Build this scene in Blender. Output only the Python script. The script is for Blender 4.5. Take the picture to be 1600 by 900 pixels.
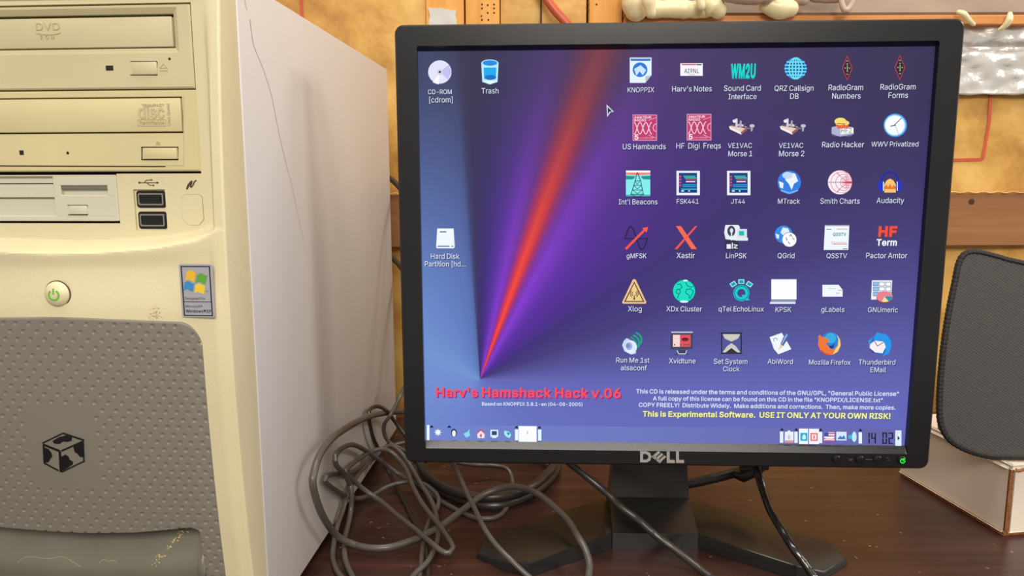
import bpy, bmesh, math, random
from mathutils import Vector, Matrix, noise, geometry
random.seed(7)
PI = math.pi
S = bpy.context.scene
for o in list(bpy.data.objects):
    bpy.data.objects.remove(o)
COL = S.collection

# ------------------------------------------------------------------ camera, light, exposure
F_PX, PITCH, ROLL, CAM_H = 1165.4, 0.147, -0.0028, 0.2794
cd = bpy.data.cameras.new('camera')
cam = bpy.data.objects.new('camera', cd)
COL.objects.link(cam)
cd.sensor_width = 36.0
cd.lens = F_PX / 1600 * 36
cd.clip_start = 0.01
cp, sp = math.cos(PITCH), math.sin(PITCH)
FW = Vector((0, cp, -sp))
R0, U0 = Vector((1, 0, 0)), Vector((0, sp, cp))
RT = math.cos(ROLL) * R0 + math.sin(ROLL) * U0
UP = -math.sin(ROLL) * R0 + math.cos(ROLL) * U0
CAM = Vector((0, 0, CAM_H))
cam.matrix_world = Matrix(((RT.x, UP.x, -FW.x, 0), (RT.y, UP.y, -FW.y, 0), (RT.z, UP.z, -FW.z, CAM_H), (0, 0, 0, 1)))
S.camera = cam
S.view_settings.view_transform = 'Standard'
S.view_settings.look = 'None'
S.view_settings.exposure = 0.0
S.view_settings.gamma = 1.0
S.view_settings.use_curve_mapping = False

wd = bpy.data.worlds.new('room_light')
S.world = wd
wd.use_nodes = True
bg = wd.node_tree.nodes['Background']
bg.inputs[0].default_value = (1.0, 0.92, 0.82, 1)
bg.inputs[1].default_value = 0.5


def area(name, loc, target, size, power, color, sy=None):
    l = bpy.data.lights.new(name, 'AREA')
    l.energy = power
    l.color = color
    l.size = size
    if sy:
        l.shape = 'RECTANGLE'
        l.size_y = sy
    o = bpy.data.objects.new(name, l)
    COL.objects.link(o)
    o.location = loc
    o.rotation_euler = (Vector(target) - Vector(loc)).to_track_quat('-Z', 'Y').to_euler()
    return o


area('ceiling_lamp', (0.05, 0.34, 1.75), (0.05, 0.34, 0.0), 1.2, 17, (1.0, 0.95, 0.87), 0.34)
area('front_fill', (0.22, -1.15, 1.15), (0.0, 0.5, 0.15), 0.8, 25, (1.0, 0.94, 0.85), 0.5)  # unseen fill added behind the camera to brighten the tower's front and side
area('bench_lamp', (1.55, 0.12, 1.0), (0, 0.6, 0.2), 0.4, 5.5, (1.0, 0.94, 0.88), 0.4)
area('rear_fill', (1.35, 0.70, 0.95), (-0.15, 0.65, 0.2), 0.3, 4, (1.0, 0.92, 0.82), 0.12)  # fill added at the rear right to light the back of the side panel


# ------------------------------------------------------------------ helpers
def lin(c):
    out = []
    for v in c[:3]:
        v = v / 255.0
        out.append(v / 12.92 if v <= 0.04045 else ((v + 0.055) / 1.055) ** 2.4)
    return tuple(out) + (1.0,)


def mat(name, rgb, rough=0.5, metal=0.0, spec=0.5, bump=0.0, bscale=400, vary=0.0, vscale=12, coat=0.0):
    m = bpy.data.materials.new(name)
    m.use_nodes = True
    nt = m.node_tree
    b = nt.nodes['Principled BSDF']
    c = lin(rgb)
    b.inputs['Base Color'].default_value = c
    b.inputs['Roughness'].default_value = rough
    b.inputs['Metallic'].default_value = metal
    b.inputs['Specular IOR Level'].default_value = spec
    b.inputs['Coat Weight'].default_value = coat
    tc = nt.nodes.new('ShaderNodeTexCoord')
    if vary:
        n = nt.nodes.new('ShaderNodeTexNoise')
        n.inputs['Scale'].default_value = vscale
        n.inputs['Detail'].default_value = 6
        nt.links.new(tc.outputs['Object'], n.inputs['Vector'])
        r = nt.nodes.new('ShaderNodeValToRGB')
        r.color_ramp.elements[0].position = 0.3
        r.color_ramp.elements[1].position = 0.7
        r.color_ramp.elements[0].color = tuple(x * (1 - vary) for x in c[:3]) + (1,)
        r.color_ramp.elements[1].color = tuple(min(1, x * (1 + vary)) for x in c[:3]) + (1,)
        nt.links.new(n.outputs['Fac'], r.inputs['Fac'])
        nt.links.new(r.outputs['Color'], b.inputs['Base Color'])
    if bump:
        n = nt.nodes.new('ShaderNodeTexNoise')
        n.inputs['Scale'].default_value = bscale
        n.inputs['Detail'].default_value = 3
        nt.links.new(tc.outputs['Object'], n.inputs['Vector'])
        bp = nt.nodes.new('ShaderNodeBump')
        bp.inputs['Strength'].default_value = bump
        bp.inputs['Distance'].default_value = 0.001
        nt.links.new(n.outputs['Fac'], bp.inputs['Height'])
        nt.links.new(bp.outputs['Normal'], b.inputs['Normal'])
    return m


EM = {}


def em(rgb, k=1.0):
    key = (tuple(rgb), k)
    if key not in EM:
        m = bpy.data.materials.new('display_colour')
        m.use_nodes = True
        nt = m.node_tree
        b = nt.nodes['Principled BSDF']
        b.inputs['Base Color'].default_value = (0.004, 0.004, 0.004, 1)
        b.inputs['Roughness'].default_value = 0.5
        b.inputs['Specular IOR Level'].default_value = 0.1
        b.inputs['Emission Color'].default_value = lin(rgb)
        b.inputs['Emission Strength'].default_value = k
        EM[key] = m
    return EM[key]


def ray(px, py):
    return (FW + RT * ((px - 800) / F_PX) - UP * ((py - 450) / F_PX))


def on_z(px, py, z=0.0):
    d = ray(px, py)
    return CAM + d * ((z - CAM.z) / d.z)


def on_y(px, py, y):
    d = ray(px, py)
    return CAM + d * ((y - CAM.y) / d.y)


class Frame:
    def __init__(s, loc, yaw):
        s.loc = Vector(loc)
        s.yaw = yaw
        s.x = Vector((math.cos(yaw), -math.sin(yaw), 0))
        s.y = Vector((math.sin(yaw), math.cos(yaw), 0))

    def local(s, p):
        d = p - s.loc
        return Vector((d.dot(s.x), d.dot(s.y), d.z))

    def on(s, px, py, y):
        """local point where the pixel's ray meets the plane y=const of this frame"""
        d = ray(px, py)
        t = (y - (CAM - s.loc).dot(s.y)) / d.dot(s.y)
        return s.local(CAM + d * t)


class MB:
    """collects shapes, builds one mesh object"""
    def __init__(s):
        s.v = []
        s.f = []
        s.mi = []
        s.sm = []

    def add(s, vs, fs, mi=0, smooth=False):
        k = len(s.v)
        s.v += [tuple(v) for v in vs]
        for f in fs:
            s.f.append([i + k for i in f])
            s.mi.append(mi)
            s.sm.append(smooth)

    def bm(s, bm, mi=0, smooth=False):
        bm.verts.index_update()
        s.add([v.co for v in bm.verts], [[v.index for v in f.verts] for f in bm.faces], mi, smooth)
        bm.free()

    def box(s, x0, x1, y0, y1, z0, z1, r=0.0, seg=2, mi=0, taper=None):
        bm = bmesh.new()
        bmesh.ops.create_cube(bm, size=1)
        for v in bm.verts:
            v.co = Vector(((x0 + x1) / 2 + v.co.x * (x1 - x0), (y0 + y1) / 2 + v.co.y * (y1 - y0), (z0 + z1) / 2 + v.co.z * (z1 - z0)))
        if r > 0:
            bmesh.ops.bevel(bm, geom=list(bm.edges), offset=r, segments=seg, affect='EDGES', profile=0.5)
        s.bm(bm, mi, r > 0 and seg > 1)

    def prism(s, poly, a, b, to3, mi=0, bevel=0.0, seg=2):
        """poly: 2-D outline, to3(u, v, w) -> 3-D, from w=a to w=b"""
        bm = bmesh.new()
        lo = [bm.verts.new(to3(u, v, a)) for u, v in poly]
        hi = [bm.verts.new(to3(u, v, b)) for u, v in poly]
        n = len(poly)
        bm.faces.new(lo[::-1])
        top = bm.faces.new(hi)
        for i in range(n):
            j = (i + 1) % n
            bm.faces.new((lo[i], lo[j], hi[j], hi[i]))
        bmesh.ops.recalc_face_normals(bm, faces=list(bm.faces))
        if bevel > 0:
            bmesh.ops.bevel(bm, geom=list(top.edges), offset=bevel, segments=seg, affect='EDGES', profile=0.5)
        s.bm(bm, mi, False)

    def tube(s, pts, r, n=10, closed=False, mi=0, cap=True, rr=None):
        m = len(pts)
        pts = [Vector(p) for p in pts]
        tang = []
        for i in range(m):
            a = pts[(i - 1) % m] if closed or i > 0 else pts[i]
            b = pts[(i + 1) % m] if closed or i < m - 1 else pts[i]
            t = (b - a)
            tang.append(t.normalized() if t.length > 1e-9 else Vector((0, 0, 1)))
        up = Vector((0, 0, 1)) if abs(tang[0].z) < 0.9 else Vector((1, 0, 0))
        nx = tang[0].cross(up).normalized()
        vs = []
        for i in range(m):
            nx = (nx - tang[i] * nx.dot(tang[i])).normalized()
            ny = tang[i].cross(nx)
            ri = rr[i] if rr else r
            for k in range(n):
                a = 2 * PI * k / n
                vs.append(pts[i] + nx * (ri * math.cos(a)) + ny * (ri * math.sin(a)))
        fs = []
        for i in range(m if closed else m - 1):
            j = (i + 1) % m
            for k in range(n):
                l = (k + 1) % n
                fs.append((i * n + k, i * n + l, j * n + l, j * n + k))
        if cap and not closed:
            fs.append(list(range(n))[::-1])
            fs.append([(m - 1) * n + k for k in range(n)])
        s.add(vs, fs, mi, True)

    def lathe(s, prof, c, ax_u, ax_v, ax_w, n=32, mi=0):
        """prof: list of (radius, along w)"""
        vs = []
        fs = []
        for r, w in prof:
            for k in range(n):
                a = 2 * PI * k / n
                vs.append(Vector(c) + ax_u * (r * math.cos(a)) + ax_v * (r * math.sin(a)) + ax_w * w)
        for i in range(len(prof) - 1):
            for k in range(n):
                l = (k + 1) % n
                fs.append((i * n + k, i * n + l, (i + 1) * n + l, (i + 1) * n + k))
        fs.append([(len(prof) - 1) * n + k for k in range(n)])
        s.add(vs, fs, mi, True)

    def build(s, name, mats, parent=None, weld=False):
        me = bpy.data.meshes.new(name)
        me.from_pydata(s.v, [], s.f)
        if not isinstance(mats, (list, tuple)):
            mats = [mats]
        for m in mats:
            me.materials.append(m)
        me.polygons.foreach_set('material_index', s.mi)
        me.polygons.foreach_set('use_smooth', s.sm)
        bm = bmesh.new()
        bm.from_mesh(me)
        if weld:
            bmesh.ops.remove_doubles(bm, verts=list(bm.verts), dist=1e-6)
        bmesh.ops.recalc_face_normals(bm, faces=list(bm.faces))
        bm.to_mesh(me)
        bm.free()
        me.update()
        try:
            me.set_sharp_from_angle(angle=math.radians(30))
        except Exception:
            pass
        o = bpy.data.objects.new(name, me)
        COL.objects.link(o)
        if parent:
            o.parent = parent
        return o


def tag(o, label, cat, group=None, kind=None):
    o['label'] = label
    o['category'] = cat
    if group:
        o['group'] = group
    if kind:
        o['kind'] = kind
    return o


def thing(name, label, cat, loc=(0, 0, 0), rz=0.0, group=None):
    o = bpy.data.objects.new(name, None)
    o.empty_display_size = 0.02
    COL.objects.link(o)
    o.location = loc
    o.rotation_euler = (0, 0, rz)
    return tag(o, label, cat, group)


def struct(o):
    o['kind'] = 'structure'
    return o


def spline(P, step, closed=False):
    """Catmull-Rom through the points (tuples of any length), about `step` apart in the first two coordinates"""
    P = [tuple(p) for p in P]
    n = len(P)
    out = []
    for i in range(n if closed else n - 1):
        if closed:
            p0, p1, p2, p3 = P[(i - 1) % n], P[i], P[(i + 1) % n], P[(i + 2) % n]
        else:
            p1, p2 = P[i], P[i + 1]
            p0 = P[i - 1] if i > 0 else tuple(2 * a - b for a, b in zip(p1, p2))
            p3 = P[i + 2] if i + 2 < n else tuple(2 * b - a for a, b in zip(p1, p2))
        L = math.dist(p1, p2)
        k = max(1, int(L / step))
        for q in range(k):
            t = q / k
            out.append(tuple(0.5 * (2 * b + (c - a) * t + (2 * a - 5 * b + 4 * c - d) * t * t + (-a + 3 * b - 3 * c + d) * t ** 3)
                             for a, b, c, d in zip(p0, p1, p2, p3)))
    if not closed:
        out.append(P[-1])
    return out


TXT = {}
# letter outlines: advance | loops of x y pairs, 500 units to the em
GLYPH = {'!':"98|34 80 32 254 66 254 64 80|49 -2 33 4 26 20 33 37 49 43 65 37 72 20 65 4",
'"':"160|39 159 35 254 68 254 64 159|96 159 93 254 125 254 122 159",
"'":"103|39 159 35 254 68 254 64 159",
'(':"137|45 103 50 162 66 221 88 270 118 270 95 214 81 157 76 103 80 57 94 8 118 -48 88 -48 69 -11 56 27 47 66",
')':"137|19 -48 43 9 57 58 61 103 56 157 41 214 19 270 48 270 71 221 86 162 92 103 89 65 81 27 67 -11 48 -48",
',':"94|19 -60 34 36 68 36 42 -60",
'-':"227|168 122 168 94 57 94 57 122",
'.':"94|48 -2 31 4 25 20 31 37 48 43 64 37 71 20 64 4",
'/':"125|117 266 36 -38 7 -38 89 266",
'0':"227|113 -3 87 0 65 12 47 31 34 57 27 89 24 127 27 165 35 197 48 223 65 242 87 254 113 258 139 254 161 242 179 223 192 197 200 165 203 127 200 89 192 57 179 31 162 12 140 0|113 25 131 28 145 37 157 52 165 72 172 127 165 182 157 203 145 218 131 227 113 230 96 227 82 218 70 203 62 182 55 127 62 72 70 52 82 37 96 28",
'1':"227|38 0 38 27 195 27 195 0|138 254 138 0 106 0 106 224 105 224 43 179 43 213 99 254",
'2':"227|32 0 32 24 117 114 141 141 155 163 160 186 154 209 137 224 112 230 86 224 69 207 64 181 33 181 35 202 43 221 55 237 72 248 91 255 112 258 134 255 153 248 169 237 181 223 188 205 191 186 185 159 168 129 133 90 76 30 76 28 195 28 195 0",
'3':"227|109 -3 66 5 49 15 35 29 26 46 22 66 55 66 63 44 83 30 109 25 138 30 157 46 165 72 158 98 137 117 101 124 78 124 78 150 144 224 144 226 35 226 35 254 186 254 186 230 106 139 106 144 132 144 154 138 172 127 185 111 194 93 196 72 194 51 185 33 172 18 154 6 133 -1",
'4':"227|20 53 20 79 123 254 155 254 54 83 54 81 207 81 207 53|141 0 141 61 141 73 141 159 171 159 171 0",
'5':"227|111 -3 89 -1 70 6 54 16 41 30 33 47 30 65 61 65 69 44 87 30 111 25 138 32 157 52 164 81 157 111 137 131 109 138 84 134 64 123 34 126 48 254 183 254 183 226 75 226 67 151 68 151 89 162 115 167 147 160 172 143 189 116 195 82 193 58 184 38 171 21 154 8 134 -1",
'6':"227|113 -3 91 -1 71 7 55 20 42 37 34 58 32 81 40 119 69 170 126 254 161 254 75 131 73 131 83 144 98 153 117 157 139 155 158 147 173 136 185 120 192 101 194 79 192 56 184 36 171 20 155 7 135 -1|113 24 139 31 157 51 164 79 157 107 139 126 113 133 87 126 69 107 62 79 69 51 87 31",
'7':"227|48 0 162 224 162 226 31 226 31 254 195 254 195 224 82 0",
'8':"227|113 -3 89 -1 68 6 50 17 37 31 29 48 26 68 33 98 51 121 76 132 76 133 59 141 46 154 38 171 35 190 38 209 45 225 57 239 73 249 92 256 113 258 134 256 153 249 169 239 181 225 188 209 191 190 188 171 180 154 167 141 150 133 150 132 176 121 194 98 200 68 198 48 189 31 176 17 158 6 137 -1|113 25 142 30 161 46 168 69 161 94 141 111 113 118 85 111 65 94 58 69 64 46 84 30|113 145 137 150 154 165 160 188 154 210 138 225 113 230 89 225 72 210 66 188 72 165 89 150",
'9':"227|113 258 135 255 155 247 171 234 184 217 192 197 194 173 186 135 158 84 100 0 65 0 151 124 154 124 144 111 128 101 109 97 87 100 69 107 53 119 41 134 34 154 32 176 34 198 42 218 55 235 71 247 91 255|113 230 87 223 69 204 63 176 69 148 87 129 113 122 139 129 157 147 164 175 157 204 139 223",
'A':"240|8 0 101 254 138 254 231 0 198 0 144 151 132 186 116 239 123 239 106 185 95 151 43 0|55 71 55 99 185 99 185 71",
'B':"228|30 0 30 254 121 254 145 252 164 245 180 235 190 221 197 205 199 187 193 160 178 143 157 133 157 131 182 123 201 102 209 68 207 50 200 33 189 20 172 9 151 2 123 0|62 29 122 29 148 31 165 40 175 53 178 68 171 92 153 109 124 115 62 115|62 143 119 143 144 148 162 163 168 186 165 202 156 214 141 223 120 226 62 226",
'C':"255|134 -3 103 1 75 12 52 32 35 58 24 90 20 127 24 165 35 197 52 223 75 242 103 254 134 258 170 252 201 236 224 209 236 174 204 174 195 197 179 214 158 224 134 228 111 225 92 216 75 202 62 182 54 157 52 127 54 97 63 72 75 53 92 38 112 29 134 26 158 30 179 40 195 57 204 80 236 80 224 45 201 19 170 2",
'D':"251|109 0 48 0 48 29 107 29 136 31 159 40 177 55 189 75 197 99 200 128 197 156 190 180 177 200 160 214 138 223 110 226 47 226 47 254 113 254 147 251 176 239 200 221 217 196 227 164 231 128 227 91 217 59 199 34 175 15 145 4|62 254 62 0 30 0 30 254",
'E':"209|30 0 30 254 186 254 186 226 62 226 62 143 178 143 178 114 62 114 62 29 188 29 188 0",
'F':"205|30 0 30 254 185 254 185 226 62 226 62 139 173 139 173 111 62 111 62 0",
'G':"260|134 -3 102 1 75 13 52 32 35 58 24 90 20 127 24 165 35 197 52 223 74 242 102 254 132 258 170 252 202 235 225 208 237 174 204 174 194 197 178 213 158 224 133 228 111 225 92 216 75 202 62 182 54 157 52 127 54 97 63 72 75 53 92 38 112 29 134 26 155 29 172 36 187 47 198 62 205 80 207 101 217 100 141 100 141 128 239 128 239 100 236 71 225 45 209 25 188 9 163 0",
'H':"258|30 0 30 254 62 254 62 144 196 144 196 254 228 254 228 0 196 0 196 116 62 116 62 0",
'I':"150|16 0 16 29 59 29 59 226 16 226 16 254 135 254 135 226 91 226 91 29 135 29 135 0",
'J':"198|93 -3 62 2 38 16 22 40 17 73 17 86 49 86 49 73 52 52 61 37 75 28 93 25 110 28 124 37 133 52 136 73 136 254 168 254 168 73 163 40 147 16 123 2",
'K':"233|52 73 52 108 70 131 87 152 106 172 182 254 224 254 116 138 114 138|30 0 30 254 62 254 62 167 62 112 62 97 62 0|186 0 94 130 114 155 224 0",
'L':"196|30 0 30 254 62 254 62 29 181 29 181 0",
'M':"314|30 0 30 254 76 254 139 94 144 79 150 61 156 42 161 24 154 24 159 41 165 61 171 79 176 94 238 254 284 254 284 0 252 0 252 145 252 163 253 184 253 207 253 229 256 229 249 205 241 181 234 161 228 145 171 0 143 0 85 145 80 160 72 181 65 204 56 229 59 229 60 208 60 186 61 164 61 145 61 0",
'N':"262|30 0 30 254 68 254 172 91 181 75 194 53 207 27 202 27 200 54 200 79 199 97 199 254 232 254 232 0 193 0 101 145 89 165 74 191 54 226 60 227 61 192 62 164 62 145 62 0",
'O':"267|133 -3 103 1 75 12 52 32 35 58 24 90 20 127 24 165 35 197 52 223 75 242 103 254 133 258 164 254 192 242 215 223 232 197 243 165 247 127 243 90 232 58 215 32 192 12 164 1|133 26 155 29 175 38 191 52 204 72 212 97 215 127 212 157 204 182 191 202 175 216 155 225 133 228 112 225 92 216 75 202 63 182 54 157 52 127 54 97 63 72 75 52 92 38 112 29",
'P':"222|30 0 30 254 118 254 144 252 166 244 183 231 195 215 202 195 204 174 202 152 195 133 183 116 166 104 144 96 118 93 55 93 55 121 116 121 149 128 167 147 172 174 167 201 148 219 116 226 62 226 62 0",
'Q':"267|123 80 156 80 185 42 192 32 234 -24 200 -24 173 13 166 23|133 -3 103 1 75 12 52 32 35 58 24 90 20 127 24 165 35 197 52 223 75 242 103 254 133 258 164 254 192 242 215 223 232 197 243 165 247 127 243 90 232 58 215 32 192 12 164 1|133 26 155 29 175 38 191 52 204 72 212 97 215 127 212 157 204 182 191 202 175 216 155 225 133 228 112 225 92 216 75 202 63 182 54 157 52 127 54 97 63 72 75 52 92 38 112 29",
'R':"224|30 0 30 254 118 254 145 252 167 244 183 232 195 217 202 198 205 176 202 154 195 136 183 120 166 109 145 101 118 99 48 99 48 128 117 128 149 133 167 150 173 176 167 202 149 220 116 226 62 226 62 0|177 0 115 115 151 115 214 0",
'S':"223|112 -4 86 -2 64 5 46 15 32 30 23 48 19 68 52 68 62 44 83 29 112 25 143 30 165 46 173 70 166 89 148 102 122 111 92 120 64 130 43 145 30 163 26 186 29 206 37 224 51 238 69 249 90 256 114 258 137 256 158 249 175 238 189 224 197 208 200 189 169 189 163 206 151 219 134 227 112 229 84 224 64 209 58 188 60 176 65 167 85 154 106 147 132 140 156 132 179 119 197 99 204 69 201 50 193 32 180 17 162 5 139 -2",
'T':"224|16 226 16 254 208 254 208 226 128 226 128 0 96 0 96 226",
'U':"259|129 -4 101 -1 77 8 57 22 42 40 33 62 30 87 30 254 62 254 62 89 70 57 80 44 94 34 110 28 129 26 149 28 165 34 179 44 188 57 196 89 196 254 229 254 229 87 226 62 216 40 201 22 182 8 157 -1",
'V':"240|102 0 8 254 42 254 96 103 108 69 124 15 117 15 133 69 145 103 197 254 231 254 139 0",
'W':"343|78 0 8 254 41 254 82 98 88 73 93 47 98 20 95 20 100 47 106 73 112 98 153 254 190 254 231 98 237 73 243 47 249 20 244 20 249 47 255 73 261 98 302 254 335 254 265 0 228 0 184 161 176 196 168 237 175 237 167 197 159 161 115 0",
'X':"237|9 0 109 142 109 118 15 254 52 254 89 200 102 181 112 164 122 146 116 146 126 164 136 181 149 200 187 254 223 254 129 119 129 143 228 0 191 0 146 65 134 83 125 98 115 116 122 116 113 98 103 83 91 65 46 0",
'Y':"236|102 0 102 104 8 254 46 254 96 172 111 146 125 115 112 115 126 146 140 172 191 254 228 254 134 104 134 0",
'Z':"219|21 0 21 23 137 193 153 215 170 238 174 227 143 226 111 226 20 226 20 254 198 254 198 231 84 64 67 40 49 17 45 27 76 28 107 29 200 29 200 0",
'[':"137|51 -48 51 270 118 270 118 244 80 244 80 -22 118 -22 118 -48",
']':"137|18 -48 18 -22 57 -22 57 244 18 244 18 270 86 270 86 -48",
'a':"195|80 -4 47 2 24 22 17 37 15 54 22 80 39 97 63 105 89 110 117 113 133 117 138 127 138 128 133 148 120 161 98 165 75 161 59 150 50 137 20 146 39 173 66 188 97 192 119 190 143 180 161 160 168 126 168 0 138 0 138 26 136 26 126 12 108 1|85 23 114 29 132 47 138 69 138 95 130 91 116 88 100 86 88 84 67 79 52 70 46 52 51 36 65 26",
'b':"212|115 -4 86 2 69 16 59 29 56 29 56 0 26 0 26 254 57 254 57 160 59 160 69 173 86 186 115 192 137 189 156 180 173 166 185 146 193 122 195 94 193 66 185 42 173 23 157 8 137 -1|110 23 126 26 140 33 158 58 164 95 158 131 140 156 126 163 110 165 94 163 81 156 62 131 56 95 63 58 81 32 94 26",
'c':"198|104 -4 79 -1 58 8 41 23 28 43 20 66 17 94 20 122 28 146 41 165 58 180 79 189 104 192 130 189 153 178 170 161 181 138 151 131 145 145 135 155 121 162 104 165 86 162 73 155 54 129 48 94 54 59 73 33 86 26 104 23 121 26 135 33 146 44 152 59 181 51 171 28 153 11 130 0",
'd':"212|98 -4 75 -1 56 8 40 23 27 42 20 66 17 94 20 122 27 146 40 166 56 180 75 189 98 192 126 186 144 173 153 160 155 160 155 254 186 254 186 0 156 0 156 29 153 29 143 16 126 2|102 23 118 26 132 32 150 58 156 95 150 131 132 156 118 163 102 165 86 163 72 156 54 131 48 95 54 58 73 33 86 26",
'e':"202|106 -4 80 -1 58 8 41 23 28 42 20 66 17 93 20 121 28 145 40 165 58 180 78 189 103 192 133 187 160 170 179 141 186 97 186 85 37 85 37 110 169 110 155 101 149 134 131 157 118 163 103 165 87 163 73 157 54 135 48 105 48 89 55 53 64 40 76 31 106 23 127 26 143 36 153 53 182 45 168 20 141 2",
'f':"127|114 190 114 164 3 164 3 190|40 0 40 216 48 243 68 259 94 265 111 263 121 260 114 234 107 236 97 237 85 235 77 230 71 209 71 0",
'g':"213|103 -75 67 -70 41 -55 25 -35 51 -20 61 -33 77 -44 103 -49 124 -46 141 -38 152 -23 156 -3 156 34 153 34 143 21 126 8 97 2 76 5 56 13 40 27 28 45 20 68 17 96 20 123 27 147 40 166 56 180 76 189 98 192 127 186 144 173 154 159 157 159 157 190 186 190 186 -4 183 -27 175 -45 162 -59 145 -68|102 30 118 32 132 38 150 61 156 96 150 132 132 156 119 163 102 165 86 163 73 156 54 131 48 96 54 61 73 38 86 32",
'h':"205|57 113 57 0 26 0 26 254 57 254 57 144 51 144 62 166 76 181 94 189 114 192 148 184 161 174 170 160 177 142 179 120 179 0 148 0 148 118 145 137 136 152 123 161 105 165 80 159 63 141",
'i':"83|26 0 26 190 57 190 57 0|42 221 27 227 21 242 27 256 42 262 57 256 63 242 57 227",
'j':"83|26 190 57 190 57 -15 51 -45 32 -65 2 -71 -5 -71 -5 -43 1 -43 12 -42 20 -36 26 -15|42 221 27 227 20 242 27 256 42 262 57 256 63 242 57 227",
'k':"190|55 68 55 106 60 106 142 190 180 190 92 100 89 100|26 0 26 254 57 254 57 0|147 0 74 93 96 114 186 0",
'l':"95|70 -1 50 2 37 10 29 24 26 42 26 254 57 254 57 49 60 31 73 26 80 26 85 27 90 1 81 0",
'm':"305|26 0 26 190 56 190 56 148 54 148 66 173 86 188 110 193 129 190 144 180 154 166 160 147 156 147 169 172 190 187 218 193 249 186 261 177 270 164 276 148 278 128 278 0 248 0 248 127 245 145 236 156 224 163 209 165 187 160 173 145 168 124 168 0 137 0 137 130 134 144 126 156 115 163 100 165 79 160 63 145 57 119 57 0",
'n':"205|57 113 57 0 26 0 26 190 56 190 56 144 51 144 62 166 76 181 94 189 114 192 147 184 160 174 170 160 176 142 179 120 179 0 148 0 148 118 145 137 136 152 123 161 105 165 80 159 63 141",
'o':"208|104 -4 79 -1 58 8 41 23 28 43 20 66 17 94 20 122 28 146 41 165 58 180 79 189 104 192 128 189 149 180 167 165 180 146 188 122 191 94 188 66 180 43 167 23 149 8 128 -1|104 23 121 26 135 33 154 59 160 94 154 129 135 155 121 162 104 165 86 162 73 155 54 129 48 94 54 59 73 33 86 26",
'p':"212|26 -71 26 190 56 190 56 160 59 160 69 173 86 186 115 192 137 189 156 180 173 166 185 146 193 122 195 94 193 66 185 42 173 23 157 8 137 -1 115 -4 86 2 69 16 59 29 57 29 57 -71|110 23 126 26 140 33 158 58 164 95 158 131 140 156 126 163 110 165 94 163 81 156 62 131 56 95 63 58 81 32 94 26",
'q':"212|186 -71 155 -71 155 29 153 29 143 16 126 2 98 -4 75 -1 56 8 40 23 27 42 20 66 17 94 20 122 27 146 40 166 56 180 75 189 98 192 126 186 144 173 153 160 156 160 156 190 186 190|102 23 118 26 132 32 150 58 156 95 150 131 132 156 118 163 102 165 86 163 72 156 54 131 48 95 54 58 73 33 86 26",
'r':"130|26 0 26 190 56 190 56 160 58 160 65 173 76 184 90 190 107 192 115 192 122 192 122 161 115 162 103 163 80 157 63 142 57 118 57 0",
's':"182|91 -4 56 2 31 19 18 47 47 53 53 40 62 30 91 23 108 25 122 31 131 40 134 51 127 68 106 78 75 85 52 93 36 104 27 119 23 137 26 152 33 166 58 185 94 192 127 186 149 170 162 145 134 139 121 158 110 164 94 166 78 164 65 158 57 150 54 139 62 122 86 111 115 105 137 97 153 86 162 71 166 53 163 37 156 24 145 12 130 3",
't':"114|102 190 102 164 3 164 3 190|32 236 63 236 63 49 68 31 85 25 93 26 101 27 107 1 96 -1 84 -2 62 1 46 11 36 26 32 46",
'u':"205|91 -3 57 5 44 15 35 29 28 47 26 69 26 190 57 190 57 72 60 52 68 37 82 28 100 25 125 31 142 48 148 76 148 190 179 190 179 0 149 0 149 46 154 46 143 23 129 8 111 0",
'v':"195|81 0 9 190 42 190 83 78 93 43 103 10 92 10 101 43 112 78 152 190 186 190 113 0",
'w':"284|69 0 11 190 44 190 67 107 77 68 88 21 82 21 93 67 103 107 126 190 158 190 181 107 191 68 201 21 196 21 206 68 217 107 240 190 272 190 215 0 184 0 159 86 152 112 145 140 138 169 145 169 138 140 131 112 124 86 99 0",
'x':"189|10 0 86 109 86 86 14 190 50 190 74 153 90 127 104 103 88 103 101 127 117 153 141 190 176 190 104 84 104 107 179 0 143 0 115 43 100 68 86 91 102 91 89 68 74 43 46 0",
'y':"195|24 -69 31 -43 36 -44 52 -44 65 -37 75 -18 81 -1 9 190 42 190 83 78 93 43 103 10 92 10 101 43 112 78 153 190 186 190 102 -29 88 -54 70 -68 46 -73 32 -72",
'z':"190|21 0 21 23 127 160 127 161 24 161 24 190 166 190 166 165 63 30 63 28 169 28 169 0",
'®':"231|116 59 77 67 46 88 24 120 16 158 24 197 46 229 77 250 116 258 154 250 186 229 207 197 215 158 207 120 186 88 154 67|116 83 136 86 154 93 169 105 181 121 188 139 191 158 188 178 181 196 169 212 154 224 136 231 116 234 96 231 78 224 63 212 51 196 43 178 40 158 43 139 51 121 63 105 78 93 96 86|137 113 114 156 137 156 159 113|81 113 81 204 126 204 139 201 151 191 156 175 151 158 139 147 125 144 93 144 93 159 119 159 129 163 133 175 129 186 120 189 101 189 101 113",
}
GCACHE = {}


def area2(L):
    return sum(L[i - 1][0] * L[i][1] - L[i][0] * L[i - 1][1] for i in range(len(L)))


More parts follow.
